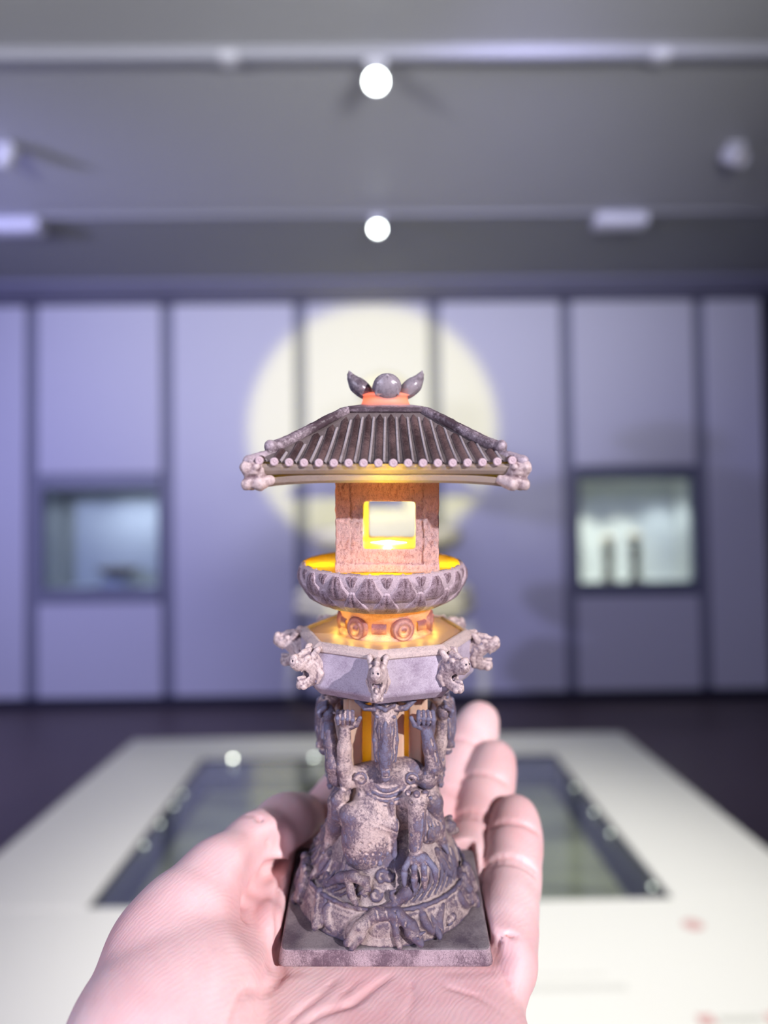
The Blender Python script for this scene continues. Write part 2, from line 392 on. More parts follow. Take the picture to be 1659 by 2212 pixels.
def spot_head(x, y, ztop, zc, aim, r, lab, on=True):
    L = empty('track_spotlight', (x, y, ztop)); tag(L, lab, 'ceiling lamp')
    box('adapter', (-0.045, -0.016, -0.035), (0.045, 0.016, 0.0), M_white, L, 0.003)
    bm = bmesh.new(); bmesh.ops.create_cone(bm, cap_ends=True, segments=16, radius1=0.021, radius2=0.021, depth=(ztop - zc), matrix=Matrix.Translation((0, 0, -(ztop - zc) / 2)))
    bm_obj('stem', bm, M_white, L, True)
    d = Vector(aim).normalized(); q = d.to_track_quat('Z', 'Y').to_matrix().to_4x4()
    vs, fs = lathe_mesh([(0, -0.09), (r * 0.75, -0.09), (r * 0.9, -0.075), (r, 0.035), (r * 0.94, 0.04), (r * 0.86, 0.02), (r * 0.80, -0.01)], 28)
    T = Matrix.Translation((0, 0, zc - ztop)) @ q
    mesh_obj('lamp_head', [tuple(T @ Vector(v)) for v in vs], fs, M_white, L, True)
    vs, fs = lathe_mesh([(0.0001, 0.024), (r * 0.5, 0.022), (r * 0.84, 0.016), (r * 0.83, 0.004), (0.0001, 0.002)], 28)
    mesh_obj('lamp_lens', [tuple(T @ Vector(v)) for v in vs], fs, M_lens if on else M_lens_off, L, True)
    return L
spot_head(0.023, 3.32, CH - 0.062, 3.495, (0, -1, -0.75), 0.046, 'lit white spotlight on the nearer track, above the lantern')
spot_head(0.032, 5.04, CH - 0.037, 3.535, (0, -1, -0.75), 0.042, 'lit spotlight on the farther track, directly below the nearer one in view')
for x, y, lab, d in ((-1.98, 4.12, 'unlit swivel spotlight at the left edge of the ceiling', (-0.6, 0.2, -0.8)), (2.01, 4.15, 'unlit pinkish swivel spotlight at the right of the ceiling', (0.5, -1, -0.7))):
    L = spot_head(x, y, CH - 0.014, 3.555, d, 0.045, lab, False)
for x, y, lab in ((-2.36, 5.06, 'flat white ceiling box at the left edge'), (1.652, 5.05, 'flat white ceiling box right of the two lit lamps')):
    e = empty('ceiling_box', (x, y, CH - 0.04)); tag(e, lab, 'ceiling box', 'flat white boxes on the ceiling')
    box('box_body', (-0.17, -0.07, -0.075), (0.17, 0.07, 0.0), M_white, e, 0.012)
    box('mounting_plate', (-0.13, -0.05, 0.0), (0.13, 0.05, 0.027), M_strip, e)
    box('cover', (-0.10, -0.035, -0.08), (0.10, 0.035, -0.074), M_white, e, 0.002)

# ---------------------------------------------------------------- table case
M_case = mat('case_white', (0.80, 0.80, 0.78), 0.4)
def case_stone():
    m, nt, N, L, b = nodes('ink_rubbing_stone')
    tc = N.new('ShaderNodeTexCoord'); mp = N.new('ShaderNodeMapping'); mp.inputs['Scale'].default_value = (2.2, 9, 3)
    L.new(tc.outputs['Object'], mp.inputs[0]); n = N.new('ShaderNodeTexNoise'); n.inputs['Scale'].default_value = 1.6; n.inputs['Detail'].default_value = 8; n.inputs['Distortion'].default_value = 0.6
    L.new(mp.outputs[0], n.inputs['Vector']); cr = N.new('ShaderNodeValToRGB')
    cr.color_ramp.elements[0].position = 0.35; cr.color_ramp.elements[0].color = (0.19, 0.175, 0.08, 1); cr.color_ramp.elements[1].position = 0.72; cr.color_ramp.elements[1].color = (0.50, 0.46, 0.23, 1)
    L.new(n.outputs['Fac'], cr.inputs[0]); L.new(cr.outputs[0], b.inputs['Base Color']); b.inputs['Roughness'].default_value = 0.35; return m
CZ = 0.85
tc = empty('display_table', (0, 1.83, 0)); tag(tc, 'white table case with a dark glass-topped well, behind the hand', 'display case')
def TB(nm, lo, hi, m, bv=0):
    return box(nm, (lo[0], lo[1] - 1.83, lo[2]), (hi[0], hi[1] - 1.83, hi[2]), m, tc, bv)
TB('top_board', (-0.79, 0.62, CZ - 0.06), (0.79, 1.38, CZ), M_case, 0.003)
TB('top_board', (-0.79, 2.29, CZ - 0.06), (0.79, 2.51, CZ), M_case, 0.003)
TB('top_board', (-0.79, 1.38, CZ - 0.06), (-0.52, 2.29, CZ), M_case, 0.003)
TB('top_board', (0.52, 1.38, CZ - 0.06), (0.79, 2.29, CZ), M_case, 0.003)
TB('case_body', (-0.74, 0.70, 0.08), (0.74, 2.46, CZ - 0.14), M_case, 0.004)
TB('plinth', (-0.68, 0.78, 0.0), (0.68, 2.40, 0.08), M_black)
M_well = mat('well_lining', (0.035, 0.037, 0.035), 0.5)
for lo, hi in (((-0.53, 1.37, CZ - 0.13), (-0.52, 2.30, CZ - 0.061)), ((0.52, 1.37, CZ - 0.13), (0.53, 2.30, CZ - 0.061)), ((-0.52, 2.29, CZ - 0.13), (0.52, 2.30, CZ - 0.061)), ((-0.52, 1.37, CZ - 0.13), (0.52, 1.38, CZ - 0.061))):
    TB('well_side', lo, hi, M_well)
TB('well_edge', (-0.52, 1.381, CZ - 0.05), (-0.512, 2.289, CZ - 0.006), M_well)
TB('well_edge', (0.512, 1.381, CZ - 0.05), (0.52, 2.289, CZ - 0.006), M_well)
TB('well_edge', (-0.512, 2.281, CZ - 0.05), (0.512, 2.289, CZ - 0.006), M_well)
TB('well_pane', (-0.511, 1.381, CZ - 0.012), (0.511, 2.28, CZ - 0.004), M_glass)
sl = box('stone_slab', (-0.50, -0.44, 0), (0.50, 0.44, 0.05), case_stone(), None, 0.004); sl.location = (0, 1.83, CZ - 0.137)
tag(sl, 'dark olive carved stone slab lying under the glass of the table case', 'stone slab')
# small glowing studs put in for the bright spots along the well edges
M_stud = mat('stud_chrome', (0.8, 0.85, 0.8), 0.12, metal=1.0)
M_studlit = mat('stud_glow_bright', (0.9, 0.9, 0.8), 0.2, emit=(0.95, 1.0, 0.85), estr=26)
M_studdim = mat('stud_glow_dim', (0.7, 0.75, 0.7), 0.2, emit=(0.8, 0.9, 0.78), estr=2.5)
M_studmid = mat('stud_glow_mid', (0.7, 0.75, 0.7), 0.2, emit=(0.85, 0.95, 0.85), estr=13)
studs = [(-0.425, 2.262, 'b', 'bright round glowing stud at the far edge of the case well, left of the thumb'), (-0.19, 2.262, 'm', 'fainter round glowing stud at the far edge of the well, beside the lantern'),
         (0.495, 1.963, 'd', 'farthest stud lamp on the right edge of the case well'), (0.495, 1.79, 'd', 'second farthest glowing stud on the right edge of the case well'), (0.495, 1.665, 'd', 'third glowing stud on the right edge of the case well'), (0.495, 1.415, 'd', 'glowing stud at the near right corner of the case well'),
         (-0.495, 1.96, 'd', 'farthest stud lamp on the left edge of the case well'), (-0.495, 1.875, 'd', 'second farthest glowing stud on the left edge of the case well'), (-0.495, 1.76, 'd', 'third glowing stud on the left edge of the case well'), (-0.495, 1.64, 'd', 'nearest glowing stud on the left edge of the case well')]
for x, y, kd, lab in studs:
    e = empty('glow_stud', (x, y, CZ - 0.003)); tag(e, lab, 'stud lamp', 'round glowing studs put in around the case well')
    r = 0.007 if kd == 'b' else 0.006
    lathe('stud_ring', [(0, 0), (r, 0), (r, 0.004), (r * 0.7, 0.006), (r * 0.55, 0.005), (0, 0.005)], M_stud, e, 20)
    lathe('stud_glow', [(r * 0.6, 0.004), (r * 0.45, 0.0085), (r * 0.2, 0.010), (0.0001, 0.0105)], {'b': M_studlit, 'm': M_studmid, 'd': M_studdim}[kd], e, 16)
# flat print on the near white board
M_red = mat('print_red', (0.62, 0.38, 0.38), 0.6); M_grey = mat('print_grey', (0.60, 0.60, 0.57), 0.6)
def disc(name, x, y, r, m, lab, cat):
    o = lathe(name, [(r, 0), (r, 0.0006), (r * 0.82, 0.0008), (0.0001, 0.0008)], m, None, 32); o.location = (x, y, CZ + 0.0004); tag(o, lab, cat); return o
disc('seal_mark', 0.515, 1.283, 0.017, M_red, 'faint round red seal mark on the white case top, right of the hand', 'seal mark')
e = empty('caption_text', (0.29, 1.115, CZ + 0.0004)); tag(e, 'faint grey caption lines printed on the white case top beside the hand', 'caption')
box('text_line', (-0.085, 0.028, 0), (0.04, 0.034, 0.0008), mat('print_faint', (0.74, 0.735, 0.715), 0.6), e)
box('text_line', (-0.085, -0.008, 0), (0.06, 0.006, 0.0008), mat('print_faint_grey', (0.67, 0.67, 0.65), 0.6), e)
e = empty('caption_text', (0.42, 1.035, CZ + 0.0004)); tag(e, 'red and grey caption at the bottom right corner of the white case top', 'caption')
box('text_mark', (0.0, -0.01, 0), (0.022, 0.012, 0.0008), M_red, e); box('text_line', (0.028, -0.004, 0), (0.085, 0.008, 0.0008), M_grey, e); box('text_mark', (0.092, -0.01, 0), (0.11, 0.012, 0.0008), M_red, e)

# ---------------------------------------------------------------- full-size stone lantern in the gallery
M_stone = mat('pale_stone', (0.56, 0.53, 0.42), 0.8, bump=0.4, bscale=14, vary=0.15)
LX, LY = 0.06, 5.2
g = empty('stone_lantern', (LX, LY, 0)); tag(g, 'tall pale stone lantern spotlit in front of the far wall', 'stone lantern')
GS = 0.0128   # metres per figurine millimetre
def GL(nm, prof, n=48, rot=0, sm=True): return lathe(nm, prof, M_stone, g, n, rot, GS, sm)
box('base_block', (-0.46, -0.46, 0), (0.46, 0.46, 0.16), M_stone, g, 0.02)
GL('column', [(0, 12), (30, 12), (26, 20), (21, 30), (17, 44), (14, 56), (17, 66), (22, 73), (0, 73)], 40)
GL('platform', [(0, 73), (38, 73), (46, 76), (48.5, 80), (46, 83), (47.5, 86), (44, 90), (0, 90)], 8, R(6), False)
GL('neck', [(18, 90), (18, 108), (0, 108)])
GL('lotus_bowl', [(0, 108), (30, 108), (38, 111), (41, 115), (40, 119), (36, 121), (0, 121)])
bm = bmesh.new(); add_box(bm, (-19, -19, 121), (-11, 19, 157), 0.5); add_box(bm, (11, -19, 121), (19, 19, 157), 0.5); add_box(bm, (-11, -19, 121), (11, 19, 130), 0.5); add_box(bm, (-11, -19, 147), (11, 19, 157), 0.5)
bm_obj('lamp_chamber', bm, M_stone, g, False, GS)
GL('roof', [(0, 157), (66, 158), (68, 161), (50, 167), (34, 174), (14, 185), (0, 187)], 4, R(45), False)
GL('finial', [(9, 184), (7, 187), (13, 190), (14, 196), (7, 201), (0, 203)], 24)

# ================================================================== FIGURINE FRAME (mm)
A = R(5.6); CL = Vector((-0.4, -209, 127))
rt = Vector((1, 0, 0)); up = Vector((0, math.sin(A), math.cos(A))); bk = Vector((0, -math.cos(A), math.sin(A)))
Rl = Matrix((rt, up, bk)).to_4x4()
FIG = CAM_M @ Rl @ Matrix.Translation(-CL * 0.001)
MM = 0.001

lan = empty('lantern_figurine'); lan.matrix_world = FIG
tag(lan, 'small painted resin stone-lantern figurine with glowing window, standing on the open palm', 'figurine')

PINK, CREAM, DARK, SLATE = (0.60, 0.47, 0.47), (0.62, 0.50, 0.42), (0.085, 0.050, 0.065), (0.25, 0.27, 0.40)
M_slab = resin('resin_slab', (0.24, 0.21, 0.215), (0.085, 0.065, 0.085), amount=0.42, scale=0.7, cav=0, rough=0.5)
M_slabf = resin('resin_slab_front', (0.46, 0.35, 0.385), (0.13, 0.08, 0.11), amount=0.50, scale=1.1, stretch=(1, 1, 0.6), vein=0.8, cav=0, rough=0.5, bump=0.8, soft=0.18)
M_rock = resin('resin_rock', (0.40, 0.325, 0.30), (0.105, 0.072, 0.10), (0.10, 0.09, 0.145), amount=0.50, scale=0.6, cav=-8.0, rough=0.33, soft=0.22, big=1.6, fine=1.2, bump=0.6)
M_fgr = resin('resin_figure', (0.62, 0.49, 0.45), (0.13, 0.09, 0.125), (0.19, 0.19, 0.28), amount=0.55, scale=0.6, cav=-8.0, rough=0.32, soft=0.22, big=1.7, fine=1.2, bump=0.6, transl=0.10, tcol=(1, .6, .25))
M_plat = resin('resin_platform', (0.52, 0.46, 0.54), (0.24, 0.18, 0.25), amount=0.40, scale=1.0, cav=0, rough=0.45, soft=0.35, bump=0.2, fine=0.9)
M_plattop = resin('resin_platform_top', (0.62, 0.46, 0.33), (0.50, 0.36, 0.26), amount=0.2, scale=0.5, cav=0, rough=0.4, transl=0.40, tcol=(1, 0.62, 0.15), bump=0.05, vein=0.0)
M_mold = resin('resin_molding', (0.60, 0.49, 0.45), (0.24, 0.18, 0.22), amount=0.28, scale=0.6, cav=0, rough=0.4)
M_head = resin('resin_gargoyle', (0.64, 0.52, 0.49), (0.16, 0.105, 0.13), (0.34, 0.34, 0.46), amount=0.46, scale=1.0, cav=7.0, rough=0.33, big=1.2)
M_neck = resin('resin_neck', (0.62, 0.40, 0.36), (0.26, 0.11, 0.12), amount=0.46, scale=0.8, stretch=(1, 1, 2.2), cav=3, transl=0.30, tcol=(1, 0.55, 0.10))
M_bowl = resin('resin_bowl', (0.58, 0.46, 0.50), (0.13, 0.075, 0.095), amount=0.52, scale=0.8, cav=8, big=0.8, rough=0.36, bump=0.8, soft=0.2)
M_petd = resin('resin_petal_field', (0.44, 0.33, 0.37), (0.11, 0.055, 0.07), amount=0.52, scale=0.9, cav=4, big=0.9, rough=0.36, bump=0.8, soft=0.2, fine=1.3)
M_bowltop = resin('resin_bowl_top', (0.85, 0.62, 0.06), (0.40, 0.22, 0.04), amount=0.36, scale=0.4, cav=0, transl=0.5, tcol=(1, 0.75, 0.0), bump=0.5)  # yellow of the leaking lamp light is put into the top's colour
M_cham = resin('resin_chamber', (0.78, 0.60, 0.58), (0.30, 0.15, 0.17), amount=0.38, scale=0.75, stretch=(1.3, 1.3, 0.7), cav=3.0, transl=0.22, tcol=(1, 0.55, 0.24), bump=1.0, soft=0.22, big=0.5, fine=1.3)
M_tunnel = resin('resin_tunnel_lit', (0.98, 0.85, 0.02), (0.95, 0.72, 0.01), amount=0.2, scale=0.3, cav=0, rough=0.3, bump=0.05, transl=0.3, tcol=(1, 0.8, 0.0), vein=0.0)  # yellow LED light on the tunnel walls is put into this colour
M_roof = resin('resin_roof_bed', (0.17, 0.14, 0.135), (0.05, 0.042, 0.04), amount=0.40, scale=0.4, cav=0, rough=0.3, bump=0.1)
M_seam = resin('resin_roof_seam', (0.40, 0.36, 0.37), (0.22, 0.18, 0.18), amount=0.35, scale=0.6, cav=0, rough=0.35)
M_tile = resin('resin_tile', (0.15, 0.095, 0.09), (0.045, 0.026, 0.026), amount=0.5, scale=0.5, cav=0, rough=0.26, bump=0.12)
M_cap = resin('resin_tile_end', (0.60, 0.46, 0.49), (0.24, 0.14, 0.16), amount=0.34, scale=0.9, cav=3, rough=0.3)
M_eave = resin('resin_eave', (0.42, 0.35, 0.31), (0.28, 0.22, 0.20), amount=0.3, scale=0.4, cav=0, rough=0.4, bump=0.06, transl=0.30, tcol=(1, 0.75, 0.05), vein=0.0)
M_hip = resin('resin_hip_ridge', (0.46, 0.38, 0.42), (0.07, 0.045, 0.055), amount=0.52, scale=0.45, cav=3, rough=0.32, big=1.6)
M_corner = resin('resin_corner_beast', (0.62, 0.50, 0.48), (0.17, 0.10, 0.11), amount=0.40, scale=0.9, cav=7, rough=0.33)
M_petal = resin('resin_finial_petal', (0.30, 0.265, 0.29), (0.08, 0.06, 0.075), amount=0.42, scale=0.35, cav=3.0, rough=0.22, bump=0.1, vein=0.0)
M_finneck = resin('resin_finial_neck', (0.66, 0.42, 0.36), (0.5, 0.25, 0.2), amount=0.25, scale=0.5, cav=0, transl=0.45, tcol=(1, 0.30, 0.08), bump=0.1, vein=0.0)
M_core = resin('resin_core_lit', (0.50, 0.27, 0.02), (0.34, 0.16, 0.01), amount=0.3, scale=0.4, cav=0, rough=0.4, bump=0.05, transl=0.16, tcol=(0.9, 0.60, 0.02), vein=0.0)  # amber glow of the lit interior is put into this colour
M_corep = resin('resin_core_peach', (0.80, 0.60, 0.44), (0.62, 0.42, 0.30), amount=0.25, scale=0.4, cav=0, rough=0.4, bump=0.05, transl=0.35, tcol=(1, 0.60, 0.28), vein=0.0)
M_led = mat('led_lens', (1, 0.95, 0.5), 0.3, emit=(1.0, 0.93, 0.45), estr=16)

# ---- base slab
F = Field((-29, -29, -8), (29, 25, 0), 0.4)
def slabf(X, Y, Z):
    t = np.clip((Z + 6.3) / 4.3, 0, 1); hx = 27.4 - 0.9 * t + 0.022 * (Y + 27); q0 = np.abs(X) - (hx - 2.0); q1 = np.abs(Y + 2.7) - (24.6 - 0.8 * t - 2.0)
    return np.maximum(np.sqrt(np.maximum(q0, 0) ** 2 + np.maximum(q1, 0) ** 2) + np.minimum(np.maximum(q0, q1), 0) - 2.0 + 0 * Z, np.abs(Z + 4.15) - 2.15)
F.fn((-28, -28, -7), (28, 24, -1), slabf, 0)
V, Q = F.mesh()
cz = V[Q].mean(1); side = (cz[:, 2] < -2.25)
mesh_obj('base_slab', V, Q, [M_slab, M_slabf], lan, True, MM, side.astype(int))

# ---- rock mound with wave relief
MZ = [-3, 2.0, 5.0, 6.6, 10, 15, 20, 26]; MR = [25.4, 24.2, 23.2, 21.3, 20.0, 17.9, 16.0, 13.8]
def moundr(z): return float(np.interp(z, MZ, MR))
F = Field((-27, -27, -3), (27, 25, 27), 0.33)
F.fn((-26, -26, -1.7), (26, 25, 26), lambda X, Y, Z: np.maximum((np.sqrt(X * X + (Y + 1) ** 2) - np.interp(Z, MZ, MR)) * 0.9, -Z - 1.9), 0)
def ring(F, r, z, rr, a0=0, a1=360, k=0.8, mode='add', cy=-1.0, n=40, tilt=0.0):
    pts = []
    for i in range(n + 1):
        a = R(a0 + (a1 - a0) * i / n); pts.append((r * math.cos(a), cy + r * math.sin(a), z + tilt * math.sin(a)))
    F.chain(pts, rr, k, mode)
ring(F, 22.5, 6.3, 0.55, k=0.6)
ring(F, 21.6, 7.5, 0.4, mode='sub', k=0.4)
ring(F, 23.8, 4.6, 0.35, mode='sub', k=0.8)
def stroke(F, az0, z0, az1, z1, rr, bend=3, k=0.3, mode='add', n=8):
    pts = []
    for i in range(n + 1):
        t = i / n; z = z0 + (z1 - z0) * t; a = R(az0 + (az1 - az0) * t + bend * math.sin(math.pi * t)); r = moundr(z) + 0.1
        pts.append((r * math.sin(a), -1 - r * math.cos(a), z))
    F.chain(pts, [rr * (0.5 + math.sin(math.pi * (i + .5) / (n + 1)) * .7) for i in range(n + 1)], k, mode)
rnd = random.Random(5)
for az in list(range(14, 64, 6)) + list(range(-74, -20, 8)) + list(range(80, 280, 9)):
    stroke(F, az, 7.4, az + 13, 12.5 + rnd.uniform(-1, 1.5), 0.5, 4)
    stroke(F, az + 3, 7.6, az + 15, 12, 0.32, 4, 0.3, 'sub')
def curl(F, az, z, rad, turns=1.3, rr=0.42, hand=1, k=0.3, tail=None):
    pts = []
    for i in range(22):
        t = i / 21; th = hand * (t * turns * 2 * math.pi); q = rad * (1 - 0.85 * t)
        u, v = q * math.cos(th), q * math.sin(th); br = moundr(z + v) + 0.15; aa = R(az) + u / br
        pts.append((br * math.sin(aa), -1 - br * math.cos(aa), z + v))
    F.chain(pts, [rr] * 22, k)
    F.chain([(p[0], p[1], p[2]) for p in pts[:9]], [rr * 1.15] * 9, k)
for az, z, rad, h in ((-3, 13.2, 1.7, 1), (2.5, 13.6, 1.3, -1), (-7, 9.4, 1.5, -1), (-36, 10.6, 2.0, 1), (-50, 9.6, 1.8, -1), (56, 14.5, 1.6, -1), (100, 14, 2, 1), (-95, 14, 2, -1), (150, 13, 2, 1), (-150, 13, 2, 1)):
    curl(F, az, z, rad, hand=h)
# angular facets of the lower rock
for az, z0, z1, w_ in ((-22, -1, 5, 8), (24, 5.5, -1, 9), (40, 5, -1, -5), (58, 5.5, 0, 6), (-40, 5, 0, 5), (86, 5, 0, 7), (120, 5, 0, 7), (-80, 5, -1, 6), (-120, 5, 0, -7), (160, 5, 0, 7)):
    stroke(F, az, z0, az + w_, z1, 0.75, -3, 0.9)
F.rough(0.07, 1.5, 3)
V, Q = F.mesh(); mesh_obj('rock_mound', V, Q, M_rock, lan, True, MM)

# ---- rocks and crouching beast around the mound
def rock(az, z, sz, seed, r=None, knobs=3, tilt=25, roll=0):
    rs = random.Random(seed); r = r or moundr(z) - 0.9
    ca, sa = math.sin(R(az)), -math.cos(R(az)); cx, cy = r * ca, -1 + r * sa
    F = Field((cx - 7.5, cy - 7.5, z - 7.5), (cx + 7.5, cy + 7.5, z + 8), 0.33)
    M = rotz(R(az)) @ rotx(R(-tilt)) @ roty(R(roll))
    F.ell((cx, cy, z), (sz[0], sz[1] * .9, sz[2]), M, 0)
    F.box((cx, cy, z), (sz[0] * .72, sz[1] * .8, sz[2] * .8), 0.9, M, 0.6)
    for q in range(knobs):
        o = M @ np.array((rs.uniform(-1, 1) * sz[0] * .6, -sz[1] * 0.55, (q / max(1, knobs - 1) - .5) * 1.5 * sz[2]))
        F.ell((cx + o[0], cy + o[1], z + o[2]), (sz[0] * rs.uniform(.3, .5), sz[1] * .5, sz[2] * rs.uniform(.25, .45)), M, 0.5)
    a = M @ np.array((-sz[0] * .2, -sz[1] * 1.1, sz[2] * .7)); b_ = M @ np.array((sz[0] * .3, -sz[1] * 1.1, -sz[2] * .7))
    F.cap((cx + a[0], cy + a[1], z + a[2]), (cx + b_[0], cy + b_[1], z + b_[2]), 0.45, 0.4, 0.5, 'sub')
    F.rough(0.09, 1.6, seed)
    V, Q = F.mesh(); return mesh_obj('rock', V, Q, M_rock, lan, True, MM)
rock(-46, 2.6, (3.1, 2.4, 4.6), 11, roll=-18, tilt=35)
rock(-62, 11.5, (2.2, 2.2, 5.6), 12, roll=14)
rock(-74, 3.2, (3.0, 2.6, 5.4), 31, tilt=20, roll=-10)
rock(-90, 3.5, (2.6, 2.4, 4.8), 36, tilt=15)
rock(-36, 14.5, (1.6, 1.6, 4.4), 32, knobs=2)
rock(33, 1.6, (2.0, 1.7, 3.9), 13, knobs=4, tilt=40)
rock(45, 0.6, (2.4, 1.8, 1.3), 14, knobs=1, tilt=30)
rock(72, 3.2, (2.8, 2.6, 5.6), 15, tilt=20, roll=10)
rock(88, 2.0, (2.4, 2.2, 4.2), 35, tilt=20)
rock(56, 12.5, (2.0, 1.9, 4.6), 16, roll=-12)
rock(92, 16.8, (2.4, 2.6, 2.6), 17, r=17.6)
rock(-84, 16.5, (2.4, 2.4, 3.6), 18, r=16.0)
rock(130, 3, (4, 3, 4), 19); rock(-125, 3, (4, 3, 4), 20); rock(178, 3, (4.5, 3, 4), 21)
# arched beast at the front foot
F = Field((-14, -31, -3), (13, -17, 11), 0.28)
F.chain([(-9.8, -24.9, -0.6), (-6.6, -24.2, 3.2), (-2.2, -23.2, 6.0), (2.8, -23.2, 6.0), (6.4, -24.2, 3.4), (8.4, -25.2, 0.6)], [1.0, 1.5, 1.7, 1.7, 1.5, 1.2], 0.9)
F.chain([(2.2, -23.8, 5.2), (2.6, -25.0, 2.2), (3.6, -25.8, -1.2)], [1.2, 0.9, 0.8], 0.5)
F.chain([(-4.8, -24.2, 4.2), (-6.4, -25.4, 1.0), (-8.4, -25.9, -1.3)], [1.3, 1.0, 0.8], 0.5)
F.ell((-0.6, -23.2, 1.6), (4.4, 1.6, 4.2), None, 0.3)
F.cap((6.2, -24.8, 2.0), (8.9, -26.0, -0.2), 1.5, 0.9, 0.5); F.cap((7.2, -26.0, 1.4), (8.3, -26.6, 1.6), 0.5, 0.35, 0.2)
F.chain([(8.6, -25.4, 2.0), (10.0, -25.4, 2.6)], [0.6, 0.3], 0.3)
F.cap((7.6, -26.9, 0.0), (9.8, -27.0, -0.9), 0.3, 0.25, 0.15, 'sub')
for q in range(5): F.chain([(-4.5 + q * 2.3, -24.2, 7.4), (-4.0 + q * 2.3, -25.2, 5.8), (-4.2 + q * 2.3, -25.2, 4.0)], 0.22, 0.2, 'sub')
F.rough(0.06, 1.8, 8)
V, Q = F.mesh(); V[:, 1] -= 0.9; mesh_obj('crouching_beast', V, Q, M_rock, lan, True, MM)
# mushroom cloud relief left of the centre
F = Field((-18, -27, 3), (0, -14, 17), 0.28)
F.chain([(-14.2, -15.6, 10.2), (-12.0, -17.2, 12.4), (-8.6, -18.9, 13.8), (-5.4, -20.0, 13.0), (-4.3, -20.6, 11.2)], [0.8, 1.3, 1.4, 1.2, 0.7], 0.6)
F.chain([(-9.6, -18.6, 12.4), (-8.8, -19.6, 9.2), (-7.6, -20.4, 7.2)], [1.1, 1.1, 0.8], 0.6)
F.chain([(-4.8, -20.6, 11.4), (-6.2, -20.6, 10.4), (-5.2, -20.8, 9.4)], [0.6, 0.5, 0.4], 0.3)
F.rough(0.06, 1.8, 9)
V, Q = F.mesh(); V[:, 1] -= 1.3; mesh_obj('cloud_relief', V, Q, M_rock, lan, True, MM)
F = Field((-6, -27, 3), (10, -14, 16), 0.28)
F.chain([(-4.0, -21.6, 6.4), (-0.6, -21.6, 6.7), (2.4, -21.4, 7.8), (5.4, -20.8, 10.4), (6.6, -20.0, 12.5)], [0.4, 0.8, 1.3, 1.7, 1.2], 0.6)
F.chain([(2.6, -21.6, 8.8), (1.6, -21.4, 9.6), (1.5, -21.3, 10.7), (2.4, -21.2, 11.2)], [0.7, 0.6, 0.5, 0.35], 0.4)
F.rough(0.06, 1.8, 10)
V, Q = F.mesh(); V[:, 1] -= 1.3; mesh_obj('tail_relief', V, Q, M_rock, lan, True, MM)

# ---- inner column
F = Field((-11, -11, 18), (11, 11, 62), 0.4)
F.box((0, 0, 38), (9.2, 9.2, 22), 0.8, None, 0)
V, Q = F.mesh(); mesh_obj('inner_column', V, Q, M_core, lan, True, MM)
for i in range(4):
    M = rotz(i * math.pi / 2)
    F = Field((-11, -12, 18), (11, 12, 62), 0.4)
    for sx, wd in ((0.6, 4.4), (-8.0, 1.8), (8.0, 1.8)):
        F.box((sx, -10.0, 38), (wd, 1.3, 19.8), 0.6, None, 0)
    F.cap((0.6, -10, 57), (-6, -10, 59), 2.4, 1.2, 0.5); F.cap((0.6, -10, 57), (7, -10, 59), 2.4, 1.2, 0.5)
    F.cap((-7.5, -10, 36), (-5.2, -10, 30), 1.5, 2.2, 1.0); F.cap((7.5, -10, 36), (6.6, -10, 28), 1.5, 3.0, 1.0)
    V, Q = F.mesh(); mesh_obj('column_panel', V @ M.T, Q, M_corep, lan, True, MM)

